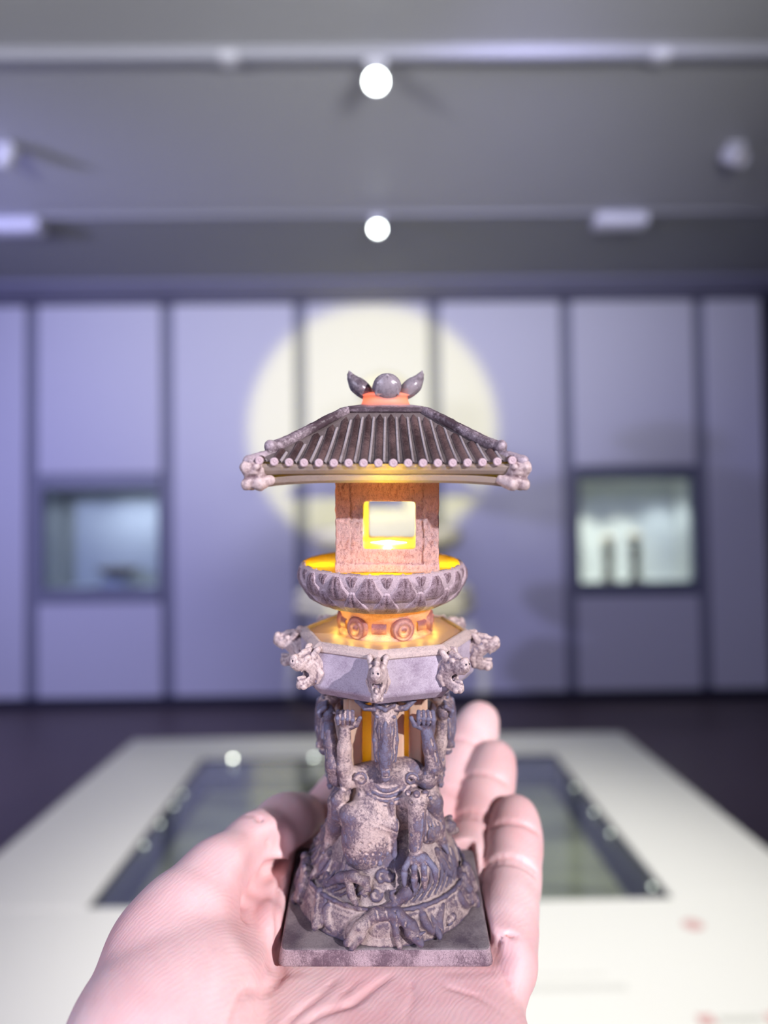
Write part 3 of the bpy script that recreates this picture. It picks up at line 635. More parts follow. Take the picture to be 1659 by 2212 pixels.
# ---- the four carved atlant beasts
def beast(front):
    F = Field((-19, -29, 10), (19, -5, 62), 0.28)
    if front:
        # waist, folded thigh with its cloth, skirt over the right thigh
        F.ell((-1.0, -11.0, 26), (8.5, 5.6, 11.0), None, 0)
        F.ell((-4.4, -14.4, 21.8), (7.4, 5.4, 11.2), rotz(0.15), 1.2)
        F.cap((-9.6, -15.8, 28.4), (2.4, -17.6, 26.0), 2.6, 1.6, 1.5)
        F.chain([(-9.8, -18.6, 29.6), (-5, -19.6, 28.4), (2.6, -18.8, 24.8)], 0.28, 0.35, 'sub')
        for zr, n, lean in ((23.0, 7, 0.0), (20.4, 8, 0.0), (17.6, 8, 0.0), (27.2, 4, .2)):
            for j in range(n):
                x = -10.2 + j * (11.8 / (n - 1)); yy = -18.9 + abs(x + 4.6) ** 2 * 0.062; zz = zr - 0.22 * (x + 4)
                F.cap((x, yy + 0.4, zz + 1.3), (x + 0.25, yy - 0.05, zz - 0.9), 0.5, 0.72, 0.25)
                F.ell((x + 0.25, yy - 0.75, zz - 1.0), (0.3, 0.3, 0.4), None, 0.15, 'sub')
        F.chain([(1.6, -16.6, 31.5), (2.3, -17.6, 24), (2.4, -17.4, 16)], 0.7, 0.9)
        F.chain([(3.9, -17.4, 32), (4.4, -18.6, 24), (4.6, -18.6, 17)], 1.0, 0.5, 'sub')
        F.cap((6, -11, 28), (11.5, -11.2, 22), 4.4, 4.0, 1.5)
        for q in range(5):
            x = 9.6 + q * 0.9; F.chain([(x, -15.2 + q * .5, 30 - q), (x + 0.7, -15.4 + q * .5, 24), (x - .2, -15.3 + q * .5, 18)], 0.22, 0.25, 'sub')
    else:
        F.ell((0, -8.2, 25), (10.5, 6.6, 12.0), None, 0)
        F.ell((6.0, -10.5, 23), (5.0, 4.6, 9.0), None, 1.5); F.ell((-6.5, -10.5, 23), (5.0, 4.6, 9.0), None, 1.5)
        for sx in (-1, 1):
            F.chain([(sx * 9, -10, 34), (sx * 10.5, -12.6, 29), (sx * 9.6, -13.4, 22), (sx * 8.4, -14.6, 17)], [2.8, 2.8, 2.6, 2.2], 1.0)
            for q in range(3): F.cap((sx * 8.4 + (q - 1) * 1.5, -15.4, 16.8), (sx * 8.4 + (q - 1) * 1.9, -16.8, 14.6), 0.85, 0.5, 0.2)
        for q in range(8):
            a = -5 + q * 1.4; F.chain([(a, -14.2, 29), (a + .4, -14.8, 24), (a, -14.8, 19)], 0.22, 0.25, 'sub')
    # shoulders and chest
    F.ell((0.2, -12.0, 35.6), (7.6, 4.2, 5.6), None, 2.5)
    F.ell((4.6, -11.4, 38), (6, 3.6, 4.0), None, 2); F.ell((-4.6, -11.6, 37), (6, 3.6, 3.4), None, 2)
    # necklace of nested arcs with drop beads
    for rr, zz, yy, t in ((3.6, 37.4, -16.4, 0.62), (5.0, 36.9, -16.6, 0.5), (6.2, 36.3, -16.4, 0.42), (7.2, 35.6, -16.1, 0.36)):
        pts = [(0.4 + rr * math.cos(R(a)), yy + abs(math.cos(R(a))) ** 2 * 1.8, zz + rr * 0.66 * math.sin(R(a))) for a in range(190, 351, 13)]
        F.chain(pts, t, 0.15)
    for a in range(200, 341, 20):
        F.ell((0.4 + 7.6 * math.cos(R(a)), -16.0 + abs(math.cos(R(a))) ** 2 * 1.8, 34.7 + 5.0 * math.sin(R(a))), (0.62, 0.55, 0.8), None, 0.15)
    for cxx, hd in ((6.8, 1), (-6.4, -1)):
        F.chain([(cxx + hd * 1.7 * (1 - .05 * i) * math.cos(R(i * 34)), -15.6, 37.8 + 1.8 * (1 - .05 * i) * math.sin(R(i * 34))) for i in range(15)], 0.42, 0.15)
    # head: long snout hanging down between the arms
    F.ell((0, -14.0, 56.2), (3.8, 3.2, 3.0), None, 0.8)
    F.chain([(0, -14.8, 56), (0, -16.9, 51.5), (0, -17.6, 45.5), (0, -17.4, 41.4)], [2.7, 2.3, 2.05, 1.75], 1.0)
    F.ell((0, -18.6, 48.0), (1.15, 1.3, 6.6), None, 0.35)
    for sx in (-1, 1):
        F.chain([(sx * 2.5, -16.0, 54.2), (sx * 2.75, -17.0, 49), (sx * 2.45, -17.6, 43.6)], [0.5, 0.7, 0.45], 0.25)
        F.chain([(sx * 1.75, -18.4, 53.5), (sx * 1.75, -19.0, 48), (sx * 1.55, -19.0, 43.0)], [0.25, 0.3, 0.25], 0.2, 'sub')
        F.ell((sx * 1.9, -17.0, 55.2), (0.9, 0.7, 0.6), None, 0.2)
        F.chain([(sx * 1.0, -15.8, 58.6), (sx * 2.8, -16.4, 57.0), (sx * 5.2, -16.6, 57.4), (sx * 7.6, -15.8, 59.2)], [0.9, 0.8, 0.8, 0.6], 0.3)
        F.chain([(sx * 2.8, -17.3, 57.4), (sx * 5.2, -17.4, 57.9), (sx * 7.0, -16.8, 59.2)], 0.22, 0.15, 'sub')
        F.ell((sx * 0.75, -19.2, 41.0), (0.4, 0.4, 0.4), None, 0.12, 'sub')
    F.box((0, -18.7, 40.9), (1.15, 0.8, 0.9), 0.35, None, 0.25)
    F.cap((-1.6, -19.2, 39.3), (1.6, -19.2, 39.3), 0.2, 0.2, 0.15, 'sub')
    F.ell((0, -17.2, 38.9), (1.5, 1.6, 1.0), None, 0.4)
    F.chain([(-2.6, -15.6, 59.6), (-2.0, -17.0, 58.0), (0, -17.8, 57.2), (2.0, -17.0, 58.0), (2.6, -15.6, 59.6)], 0.55, 0.3)
    F.chain([(-1.6, -16.6, 59.8), (0, -17.4, 58.6), (1.6, -16.6, 59.8)], 0.45, 0.2)
    # raised arms
    for sx in (-1, 1):
        F.chain([(sx * 7.0, -11.6, 37.6), (sx * 10.6 + 0.6, -13.0, 36.4), (sx * 11.8 + 0.9, -13.8, 40.5), (sx * 11.2 + .4, -14.6, 46), (sx * 10.6, -15.0, 51.0)], [2.1, 2.3, 2.1, 1.85, 1.5], 0.8)
        F.ell((sx * 10.4, -15.2, 53.8), (2.3, 1.9, 2.2), None, 0.7)
        for q in range(4):
            a = -1.8 + q * 1.2
            F.chain([(sx * 10.4 + a, -15.9, 56.0), (sx * 10.4 + a * 1.05, -17.6, 55.0 - 0.15 * q), (sx * 10.4 + a, -17.2, 53.4)], [0.66, 0.64, 0.5], 0.1)
        F.chain([(sx * 9.2, -15.6, 51.8), (sx * 7.6, -16.8, 53.0), (sx * 6.6, -17.0, 54.8)], [0.85, 0.75, 0.6], 0.3)
        F.chain([(sx * 13.1, -14.9, 38), (sx * 13.3, -15.4, 43), (sx * 11.8, -16.2, 49)], [0.2, 0.28, 0.2], 0.35, 'sub')
        F.chain([(sx * 11.0, -16.0, 38), (sx * 11.6, -16.3, 43), (sx * 10.4, -16.8, 48)], [0.2, 0.25, 0.2], 0.3, 'sub')
    if front:
        # bent leg with clawed foot (viewer's right)
        F.cap((5, -12, 31), (8.4, -17.2, 33.0), 3.4, 2.7, 1.0)
        F.chain([(8.2, -18.2, 32.6), (8.1, -19.6, 27), (7.7, -20.4, 21.8)], [2.6, 2.1, 1.7], 0.7)
        F.chain([(9.6, -20.6, 31), (9.2, -21.4, 27), (8.6, -21.8, 22)], [0.3, 0.35, 0.25], 0.3)
        for x0, z0, c_ in ((5.8, 35.4, 1), (8.0, 35.6, 1.1), (10.3, 35.2, 1.1), (11.6, 33.6, .7), (6.8, 33.4, .8), (9.2, 33.2, .8)):
            F.ell((x0, -19.6 + abs(x0 - 8) * .5, z0), (0.9 * c_, 0.7, 0.9 * c_), None, 0.25)
            F.ell((x0, -20.3 + abs(x0 - 8) * .5, z0), (0.35, 0.4, 0.35), None, 0.1, 'sub')
        F.ell((8.4, -21.2, 19.2), (2.9, 2.0, 1.9), None, 0.8)
        for q, (tx, tz) in enumerate(((4.7, 14.4), (7.3, 12.8), (9.9, 12.9), (12.6, 15.2))):
            bx = 6.3 + q * 1.4
            F.chain([(bx, -21.8, 19.4), (tx * 0.85 + bx * 0.15, -23.2, 17.8), (tx, -23.0, tz + 2.0)], [0.9, 0.8, 0.8], 0.14)
            F.cap((tx, -23.3, tz + 1.9), (tx + 0.1, -23.3, tz - 0.6), 0.95, 0.55, 0.15)
            F.cap((tx + 0.1, -23.3, tz - 0.4), (tx + 0.1, -23.2, tz - 1.8), 0.6, 0.18, 0.1)
        F.chain([(-9, -11, 24), (-12.0, -12.8, 27), (-12.6, -13.4, 31.0)], [2.8, 2.3, 1.9], 0.8)
        F.chain([(-12.6, -13.6, 31.4), (-11.4, -14.4, 34.0)], [1.9, 1.0], 0.5)
    F.rough(0.05, 2.0, 21)
    return F.mesh()
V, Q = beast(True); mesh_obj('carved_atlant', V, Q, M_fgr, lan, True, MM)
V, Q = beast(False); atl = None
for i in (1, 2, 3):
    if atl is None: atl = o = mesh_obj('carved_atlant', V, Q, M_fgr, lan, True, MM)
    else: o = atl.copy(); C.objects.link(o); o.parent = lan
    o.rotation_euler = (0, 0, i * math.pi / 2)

# ---- collar of clouds under the platform
F = Field((-20, -20, 55), (20, 20, 62), 0.4)
F.cap((0, 0, 60.5), (0, 0, 61.5), 15, 15, 0)
F.fn((-20, -20, 55), (20, 20, 62), lambda X, Y, Z: (57.6 - Z) + 0 * X + 0 * Y, 0, 'keep') if False else None
F.F = np.maximum(F.F, 58.2 - F.ax[2][None, None, :] - 0 * F.ax[0][:, None, None]); F.F = np.maximum(F.F, F.ax[2][None, None, :] - 61.0)
for i in range(16):
    a = i * math.pi / 8
    pass
    F.ell((15.2 * math.cos(a), 15.2 * math.sin(a), 59.3), (2.6, 2.6, 1.5), None, 0.5)
F.rough(0.05, 1.8, 4)
V, Q = F.mesh(); mesh_obj('cloud_collar', V, Q, M_fgr, lan, True, MM)

# ---- octagonal platform
ROT = R(-4.4)
prof = [(0.01, 60.2), (19, 60.2), (22.2, 60.3), (24.3, 62.4), (24.6, 63.0), (24.0, 72.0)]
vs, fs = lathe_mesh(prof, 8, ROT)
plat = mesh_obj('octagon_platform', vs, fs, M_plat, lan, False, MM)
bv = plat.modifiers.new('bevel', 'BEVEL'); bv.width = 0.0003; bv.segments = 2; bv.limit_method = 'ANGLE'; bv.angle_limit = R(20)
vs, fs = lathe_mesh([(24.05, 71.9), (24.5, 72.3), (24.5, 73.0), (23.9, 73.5), (23.2, 73.9), (22.6, 74.2), (21.9, 74.2), (21.6, 73.7)], 8, ROT)
mesh_obj('platform_molding', vs, fs, M_mold, lan, False, MM)
vs, fs = lathe_mesh([(21.9, 73.2), (21.2, 73.5), (11, 73.6), (0.01, 73.6)], 8, ROT)
mesh_obj('platform_top', vs, fs, M_plattop, lan, False, MM)

# ---- gargoyle heads
def gargoyle():
    F = Field((-3, -5, -8), (9.5, 5, 7), 0.22)
    F.cap((-1, 0, 0), (2.5, 0, 0.4), 3.0, 2.7, 0)                     # neck
    F.ell((1.6, 0, -1.2), (2.4, 2.6, 4.2), None, 0.8)
    F.ell((2.6, 0, 1.6), (3.0, 2.3, 2.6), None, 1.0)                   # skull
    F.chain([(3.2, 0, 1.0), (5.8, 0, 1.5), (7.0, 0, 1.9)], [2.3, 2.0, 1.7], 0.7)   # upper jaw
    F.ell((7.2, 0, 3.0), (1.2, 1.4, 1.3), None, 0.4)                   # nose curl
    F.chain([(1.5, 0, -2.4), (3.6, 0, -3.9), (5.2, 0, -4.4)], [2.0, 1.7, 1.4], 0.7)  # lower jaw
    F.ell((5.6, 0, -3.9), (0.9, 1.2, 1.2), None, 0.4)
    F.ell((4.6, 0, -1.5), (2.4, 1.5, 1.5), None, 0.5, 'sub')           # open mouth
    F.cap((4.2, 0, -2.9), (6.0, 0, -2.6), 0.7, 0.5, 0.3)               # tongue
    for s in (-1, 1):
        F.ell((4.0, s * 1.7, 3.0), (1.0, 0.8, 0.8), None, 0.3)         # brow, eye
        F.ell((4.6, s * 1.75, 2.2), (0.6, 0.55, 0.55), None, 0.1)
        F.chain([(2.2, s * 1.8, 3.2), (1.2, s * 2.5, 4.8), (0.2, s * 2.4, 5.2)], [1.0, 0.8, 0.4], 0.4)  # ear
        F.chain([(1.4, s * 2.2, 0.6), (0.6, s * 2.7, -1.8), (1.2, s * 2.2, -4.2)], [0.8, 0.9, 0.5], 0.4)  # mane
        F.chain([(5.6, s * 1.2, 0.4), (5.7, s * 1.15, -0.7)], [0.4, 0.2], 0.1)                          # fang
        F.ell((7.9, s * 0.6, 2.7), (0.4, 0.35, 0.35), None, 0.15, 'sub')
        F.ell((5.0, s * 1.2, -4.9), (0.9, 0.8, 0.8), None, 0.4)
    F.chain([(2.4, 0, 4.4), (4.4, 0, 4.2), (6.0, 0, 3.6)], [0.9, 0.7, 0.5], 0.4)     # crest
    F.rough(0.08, 2.4, 31)
    V, Q = F.mesh(); return V, Q
V, Q = gargoyle(); V = V * np.array([0.95, 0.85, 0.95])
gar = None
for i in range(8):
    a = ROT - math.pi / 2 + i * math.pi / 4
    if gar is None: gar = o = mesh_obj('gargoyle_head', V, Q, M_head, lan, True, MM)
    else: o = gar.copy(); C.objects.link(o); o.parent = lan
    o.location = (23.4 * MM * math.cos(a), 23.4 * MM * math.sin(a), 68.4 * MM); o.rotation_euler = (0, 0, a)

# ---- neck with rosettes
lathe('lotus_neck', [(12.6, 73.4), (12.9, 74.2), (12.1, 75.0), (12.0, 78.4), (12.9, 80.4), (13.0, 81.8)], M_neck, lan, 64, 0, MM)
ros_vs, ros_fs = [], []
def rosette():
    prof = [(0.01, 1.5), (0.5, 1.45), (0.8, 0.9), (1.2, 0.9), (1.5, 1.3), (1.9, 1.3), (2.2, 0.8), (2.6, 0.8), (2.9, 1.0), (3.2, 0.5), (3.3, -0.8)]
    vs, fs = lathe_mesh([(r, -z) for r, z in prof], 24)
    return [(x, z, y) for x, y, z in vs], fs     # axis along -y
rv, rf = rosette(); ro = None
for i in range(6):
    a = R(-38 + 60 * i)
    if ro is None: ro = o = mesh_obj('rosette', rv, rf, M_neck, lan, True, MM)
    else: o = ro.copy(); C.objects.link(o); o.parent = lan
    o.location = (12.0 * math.sin(a) * MM, -12.0 * math.cos(a) * MM, 76.6 * MM); o.rotation_euler = (0, 0, a)
pv, pf = lathe_mesh([(12.2, 75.3), (12.7, 75.6), (12.7, 78.1), (12.2, 78.4)], 40)
for i in range(6):
    a0 = R(-8 + 60 * i)
    vs, fs = [], []
    for r, z in ((12.0, 75.4), (12.6, 75.7), (12.6, 77.9), (12.0, 78.2)):
        for j in range(7):
            a = a0 + R(-9 + 3 * j); vs.append((r * math.sin(a), -r * math.cos(a), z))
    for j in range(3):
        for q in range(6): fs.append([j * 7 + q, j * 7 + q + 1, (j + 1) * 7 + q + 1, (j + 1) * 7 + q])
    mesh_obj('neck_panel', vs, fs, resin('resin_neck_panel', (0.40, 0.16, 0.14), (0.20, 0.07, 0.08), amount=0.5, cav=0) if i == 0 else bpy.data.materials['resin_neck_panel'], lan, True, MM)

# ---- lotus bowl
bprof = [(12.8, 81.6), (14.8, 81.5), (17.2, 82.2), (20.0, 84.2), (21.8, 86.8), (22.6, 89.4), (22.7, 91.2), (22.3, 92.4), (21.6, 92.9)]
BO = (-0.0009, 0, 0)
lathe('lotus_bowl', bprof, M_bowl, lan, 96, 0, MM).location = BO
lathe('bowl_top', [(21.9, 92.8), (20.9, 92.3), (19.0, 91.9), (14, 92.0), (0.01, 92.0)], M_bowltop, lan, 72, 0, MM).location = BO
def bowl_r(z):
    zz = [p[1] for p in bprof[1:]]; rr = [p[0] for p in bprof[1:]]; return float(np.interp(z, zz, rr))
def petal(z0, z1, hw, up_, lift):
    vs, fs, mi, n, m = [], [], [], 14, 14
    for j in range(m + 1):
        v = j / m; z = z0 + (z1 - z0) * v
        wv = hw * (max(0.0, 1 - (2 * (v if up_ else 1 - v) - 1.0) ** 4) ** 0.5 if False else (1 - (v if up_ else 1 - v) ** 2.6) ** 0.75 * (0.72 + 0.28 * math.sin(math.pi * min(1, (v if up_ else 1 - v) * 1.6 + .1))))
        for i in range(n + 1):
            u = -1 + 2 * i / n; r = bowl_r(z)
            edge = (1 - abs(u) ** 3) * math.sin(math.pi * min(1, 0.08 + 0.92 * v)) ** 0.5 if 0 < v < 1 else 0.0
            off = -0.55 + lift * edge + 0.38 * math.exp(-(abs(u) - 0.80) ** 2 / 0.012) * edge - 0.30 * math.exp(-u * u / 0.012) * edge
            a = u * wv / r
            rr = r + off; vs.append((rr * math.sin(a), -rr * math.cos(a), z))
    for j in range(m):
        for i in range(n):
            q = j * (n + 1) + i; fs.append([q, q + 1, q + n + 2, q + n + 1]); mi.append(1 if 2 <= i <= n - 3 and 1 <= j <= m - 3 else 0)
    return vs, fs, mi
for (z0, z1, hw, upp, lift, n, off) in ((85.4, 93.2, 4.5, True, 1.45, 16, 0.5), (81.6, 89.0, 4.1, True, 1.45, 16, 0.0), (89.3, 93.0, 2.2, False, 0.9, 16, 0.0)):
    pv, pf, pm = petal(z0, z1, hw, upp, lift); p0 = None
    for i in range(n):
        if p0 is None: p0 = o = mesh_obj('lotus_petal', pv, pf, [M_bowl, M_petd], lan, True, MM, pm)
        else: o = p0.copy(); C.objects.link(o); o.parent = lan
        o.rotation_euler = (0, 0, (i + off) * 2 * math.pi / n + R(3)); o.location = BO

# ---- lamp chamber with its see-through window
F = Field((-15, -15, 90), (15, 15, 120), 0.28)
F.box((0, 0, 105), (13.3, 13.3, 14.0), 0.5, None, 0)
for i in range(4):
    M = rotz(i * math.pi / 2); c = M @ np.array((0, -13.55, 105.2))
    F.box(c, (9.4, 0.75, 14.6), 0.15, M, 0.15, 'sub')
F.box((0, 0, 93.2), (13.5, 13.5, 1.1), 0.3, None, 0.3)
F.rough(0.14, 2.4, 41)
F.box((0.6, 0, 104.3), (6.7, 20, 6.15), 0.9, None, 0, 'sub')
V, Q = F.mesh(); cc = V[Q].mean(1)
tun = (np.abs(cc[:, 0] - 0.6) < 7.0) & (np.abs(cc[:, 1]) < 12.6) & (np.abs(cc[:, 2] - 104.3) < 6.6)
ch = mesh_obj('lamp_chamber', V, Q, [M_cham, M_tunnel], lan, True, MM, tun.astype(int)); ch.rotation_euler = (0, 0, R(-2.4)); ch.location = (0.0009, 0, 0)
vs, fs = [], []
star = [(5.2, 0), (2.4, 1.5), (0.6, 3.6), (-1.6, 1.8), (-5.0, 0.4), (-2.4, -1.5), (-0.2, -5.6), (1.8, -2.2)]
vs = [(0.8, -1.5, 98.9)] + [(0.8 + x, -1.5 + y, 98.3) for x, y in star]; fs = [[0, 1 + i, 1 + (i + 1) % 8] for i in range(8)]
mesh_obj('lamp_diode', vs, fs, M_led, lan, False, MM)

def lamp(name, p, power, col, r=1.0):
    d = bpy.data.lights.new(name, 'POINT'); d.energy = power; d.color = col; d.shadow_soft_size = r * MM
    o = bpy.data.objects.new(name, d); C.objects.link(o); o.parent = lan; o.location = Vector(p) * MM; return o
YEL, ORA = (1.0, 0.80, 0.22), (1.0, 0.55, 0.20)
lamp('window_diode', (0.6, -1.5, 101.5), 0.014, YEL, 1.2)
lamp('inner_fill', (0, 0, 114.5), 0.0085, ORA, 1.5)  # this and the following lamps are added to make the resin glow
lamp('inner_fill', (0, 0, 95.0), 0.0085, ORA, 1.5)
for q in ((-17.5, 0), (17.5, 0), (0, -17.5), (0, 17.5)): lamp('bowl_fill', (q[0], q[1], 88.0), 0.0045, YEL, 1.5)
lamp('neck_fill', (0, 0, 77.2), 0.011, YEL, 2.0)
lamp('platform_fill', (0, 0, 70.5), 0.008, YEL, 2.0)
lamp('column_fill', (0, 0, 45), 0.010, YEL, 2.5)
lamp('eave_fill', (0, -24, 118.4), 0.010, YEL, 0.8)
lamp('roof_fill', (0, 0, 136.9), 0.005, (1, 0.45, 0.2), 1.0)
# added lamps ringing the neck, standing for light that leaks at the slits
for q in range(18):
    a = R(20 * q); lamp('slit_fill', (14.0 * math.sin(a), -14.0 * math.cos(a), 75.2), 0.0003, (1, .72, .08), 0.8)

# ---- roof
def wroof(t): return 10.0 + 22.0 * t
def zroof(t, u): return 133.3 - 12.5 * (t + 0.22 * t * (1 - t)) + 1.0 * abs(u) ** 5 * t * t
rvs, rfs = [], []
nu, nt_ = 24, 14
for s in range(4):
    M = rotz(s * math.pi / 2); b0 = len(rvs)
    for j in range(nt_ + 1):
        t = j / nt_; wd = wroof(t)
        for i in range(nu + 1):
            u = -1 + 2 * i / nu; p = M @ np.array((u * wd, -wd, zroof(t, u))); rvs.append(tuple(p))
    for j in range(nt_):
        for i in range(nu):
            q = b0 + j * (nu + 1) + i; rfs.append([q, q + nu + 1, q + nu + 2, q + 1])
b0 = len(rvs); rvs += [(-10, -10, 133.3), (10, -10, 133.3), (10, 10, 133.3), (-10, 10, 133.3)]; rfs.append([b0, b0 + 1, b0 + 2, b0 + 3])
mesh_obj('roof_bed', rvs, rfs, M_roof, lan, False, MM)
# tile rolls with round ends, eighteen to a side
NR = 18
for i in range(NR):
    xb = -29.0 + 58.0 * i / (NR - 1)
    t0 = 0.07
    for q in range(100):
        t = 0.05 + q * 0.01
        if abs(xb) * (0.82 + 0.18 * t) < wroof(t) - 2.0: t0 = t; break
    vs, fs = [], []; n = 10; K = 8
    for j in range(n + 1):
        t = t0 + (1 - t0) * j / n; x = xb * (0.82 + 0.18 * t); wd = wroof(t); zc = zroof(t, x / wd)
        rr = 0.92 * (0.25 if j == 0 else 1.0)
        for q in range(K + 1):
            a = math.pi * q / K; vs.append((x + rr * math.cos(a), -wd - (0.35 if j == n else 0), zc - 0.15 + rr * 0.95 * math.sin(a) + 0.1))
    for j in range(n):
        for q in range(K):
            e = j * (K + 1) + q; fs.append([e, e + 1, e + K + 2, e + K + 1])
    for s in range(4):
        if s == 0:
            tl = o = mesh_obj('tile_roll', vs, fs, M_tile, lan, True, MM)
            sv = [((1.35 if q2 % 9 < 5 else 1.35) + x * 0.0, y, z) for q2, (x, y, z) in enumerate(vs)]
            sv = []
            for j in range(n + 1):
                t = t0 + 0.03 + (0.97 - t0) * j / n; x = xb * (0.82 + 0.18 * t) + 1.25; wd = wroof(t); zc = zroof(t, min(1, x / wd))
                for q in range(5):
                    a = math.pi * q / 4; sv.append((x + 0.36 * math.cos(a), -wd, zc - 0.1 + (0.6 if j else 0.1) * math.sin(a)))
            sf = [[j * 5 + q, j * 5 + q + 1, j * 5 + q + 6, j * 5 + q + 5] for j in range(n) for q in range(4)]
            mesh_obj('mortar_seam', sv, sf, M_seam, tl, True, MM)
        else:
            o = tl.copy(); C.objects.link(o); o.parent = lan; o.rotation_euler = (0, 0, s * math.pi / 2)
            c2 = tl.children[0].copy() if tl.children[0].name.startswith('mortar') else tl.children[1].copy(); C.objects.link(c2); c2.parent = o
        if i == 0 and s == 0:
            ev, ef = lathe_mesh([(0.85, 1.4), (0.95, 0.3), (1.02, -0.2), (0.92, -0.45), (0.62, -0.5), (0.36, -0.3), (0.01, -0.55)], 12)
            ecap = mesh_obj('tile_end', [(x, z, y) for x, y, z in ev], ef, M_cap, o, True, MM)
            c = ecap
        else: c = ecap.copy(); C.objects.link(c); c.parent = o
        c.location = (xb * MM, (-32.3) * MM, (zroof(1, xb / 32.0) + 0.15) * MM)
# eave bands
def sqring(name, prof, m, lift=0.0):
    vs, fs = [], []; nn = 16
    per = []
    for s in range(4):
        for i in range(nn): per.append((s, -1 + 2 * i / nn))
    for hw, z in prof:
        for s, u in per:
            M = rotz(s * math.pi / 2); k = abs(u) ** 4
            vs.append(tuple(M @ np.array((u * hw, -hw, z + lift * k))))
    n = len(per)
    for j in range(len(prof) - 1):
        for i in range(n):
            a, b2 = j * n + i, j * n + (i + 1) % n; fs.append([a, b2, b2 + n, a + n][::-1])
    return mesh_obj(name, vs, fs, m, lan, False, MM)
sqring('eave_band', [(31.6, 120.9), (32.0, 120.2), (31.7, 119.3), (31.0, 118.5), (30.3, 118.25)], M_eave, -0.2)
sqring('eave_soffit', [(30.3, 118.3), (31.0, 118.0), (30.7, 116.9), (30.0, 116.3), (28.5, 116.4), (14, 118.6), (0.01, 118.8)], M_eave, -1.3)
# hip ridges
for s in range(4):
    M = rotz(s * math.pi / 2)
    F = Field((-38, -38, 114), (-6, -6, 140), 0.32)
    P = [(-w_, -w_, z_) for w_, z_ in ((10.2, 133.6), (14, 131.6), (18, 129.2), (22, 126.9), (25.6, 124.9), (27.0, 124.6))]
    F.chain(P, [1.2, 1.25, 1.3, 1.35, 1.5, 1.3], 0.3)
    F.ell((-27.2, -27.2, 124.7), (1.5, 1.5, 1.6), None, 0.3)
    F.chain([(-26, -26, 123.0), (-29, -29, 122.2), (-31.6, -31.6, 121.4)], [1.3, 1.3, 1.4], 0.4)
    F.chain([(x, y, z + 1.3) for x, y, z in P], 0.25, 0.2, 'sub')
    F.rough(0.06, 1.8, 51)
    if s == 0:
        V, Q = F.mesh(); hip0 = mesh_obj('hip_ridge', V, Q, M_hip, lan, True, MM)
    else: o = hip0.copy(); C.objects.link(o); o.parent = lan; o.rotation_euler = (0, 0, s * math.pi / 2)
F = Field((-40, -40, 110), (-24, -24, 126), 0.28)
F.ell((-32.6, -32.6, 119.2), (2.9, 2.9, 3.0), None, 0)
F.ell((-34.2, -34.2, 120.2), (1.5, 1.5, 1.7), None, 0.5)
F.cap((-32.6, -32.6, 119), (-34.0, -34.0, 116.0), 2.3, 1.5, 0.6)
F.chain([(-31.0, -33.6, 116.4), (-28.6, -32.6, 117.0)], [2.0, 1.3], 0.6); F.chain([(-33.6, -31.0, 116.4), (-32.6, -28.6, 117.0)], [2.0, 1.3], 0.6)
F.cap((-30.2, -35.6, 118.2), (-34.8, -35.2, 117.6), 0.5, 0.6, 0.4, 'sub'); F.cap((-35.6, -30.2, 118.2), (-35.2, -34.8, 117.6), 0.5, 0.6, 0.4, 'sub')
F.ell((-31.4, -34.8, 120.4), (0.8, 0.8, 0.8), None, 0.2); F.ell((-34.8, -31.4, 120.4), (0.8, 0.8, 0.8), None, 0.2)
F.rough(0.10, 1.8, 61)
V, Q = F.mesh(); V[:, :2] = V[:, :2] * 0.94; V[:, 2] = 119.5 + (V[:, 2] - 119.5) * 0.95 - 0.2; cb = mesh_obj('corner_beast', V, Q, M_corner, lan, True, MM)
for s in range(1, 4):
    o = cb.copy(); C.objects.link(o); o.parent = lan; o.rotation_euler = (0, 0, s * math.pi / 2)
# plateau frame and finial
sqring('roof_crown', [(10.2, 132.9), (10.9, 133.4), (10.9, 134.2), (9.6, 134.8), (7.0, 135.3), (0.01, 135.3)], M_hip)
lathe('finial_neck', [(7.6, 135.1), (6.5, 135.7), (6.1, 136.7), (6.3, 137.6), (7.0, 138.1), (5.0, 138.7), (0.01, 139.2)], M_finneck, lan, 40, 0, MM)
F = Field((-6, -6, -3), (6, 6, 10), 0.22)
F.ell((0, 0, 3.4), (3.75, 2.6, 3.5), None, 0)
F.chain([(-2.9, -1.4, 1.6), (-2.4, -1.6, 4.4), (0, -1.4, 6.5), (2.4, -1.6, 4.4), (2.9, -1.4, 1.6)], 0.3, 0.3)
V, Q = F.mesh()
F = Field((-6, -6, -3), (6, 6, 12), 0.22)
F.ell((0, 0, 3.6), (3.0, 2.3, 3.9), None, 0)
F.chain([(0, 0, 5.2), (0, 0.5, 7.4), (0, 1.4, 9.0)], [1.7, 0.8, 0.25], 1.2)
F.chain([(-2.3, -1.3, 2), (-2.0, -1.2, 5), (0, 0.6, 8.6)], 0.28, 0.3); F.chain([(2.3, -1.3, 2), (2.0, -1.2, 5), (0, 0.6, 8.6)], 0.28, 0.3)
V2, Q2 = F.mesh()
mesh_obj('finial_petal', V @ rotx(R(8)).T + np.array((0.4, -4.6, 136.7)), Q, M_petal, lan, True, MM)
mesh_obj('finial_petal', (V @ rotx(R(8)).T + np.array((0, -4.6, 136.7))) @ rotz(R(180)).T, Q, M_petal, lan, True, MM)
for a in (88, 272):
    mesh_obj('finial_petal', (V2 @ rotx(R(50)).T + np.array((0, -3.8, 137.6))) @ rotz(R(a)).T, Q2, M_petal, lan, True, MM)

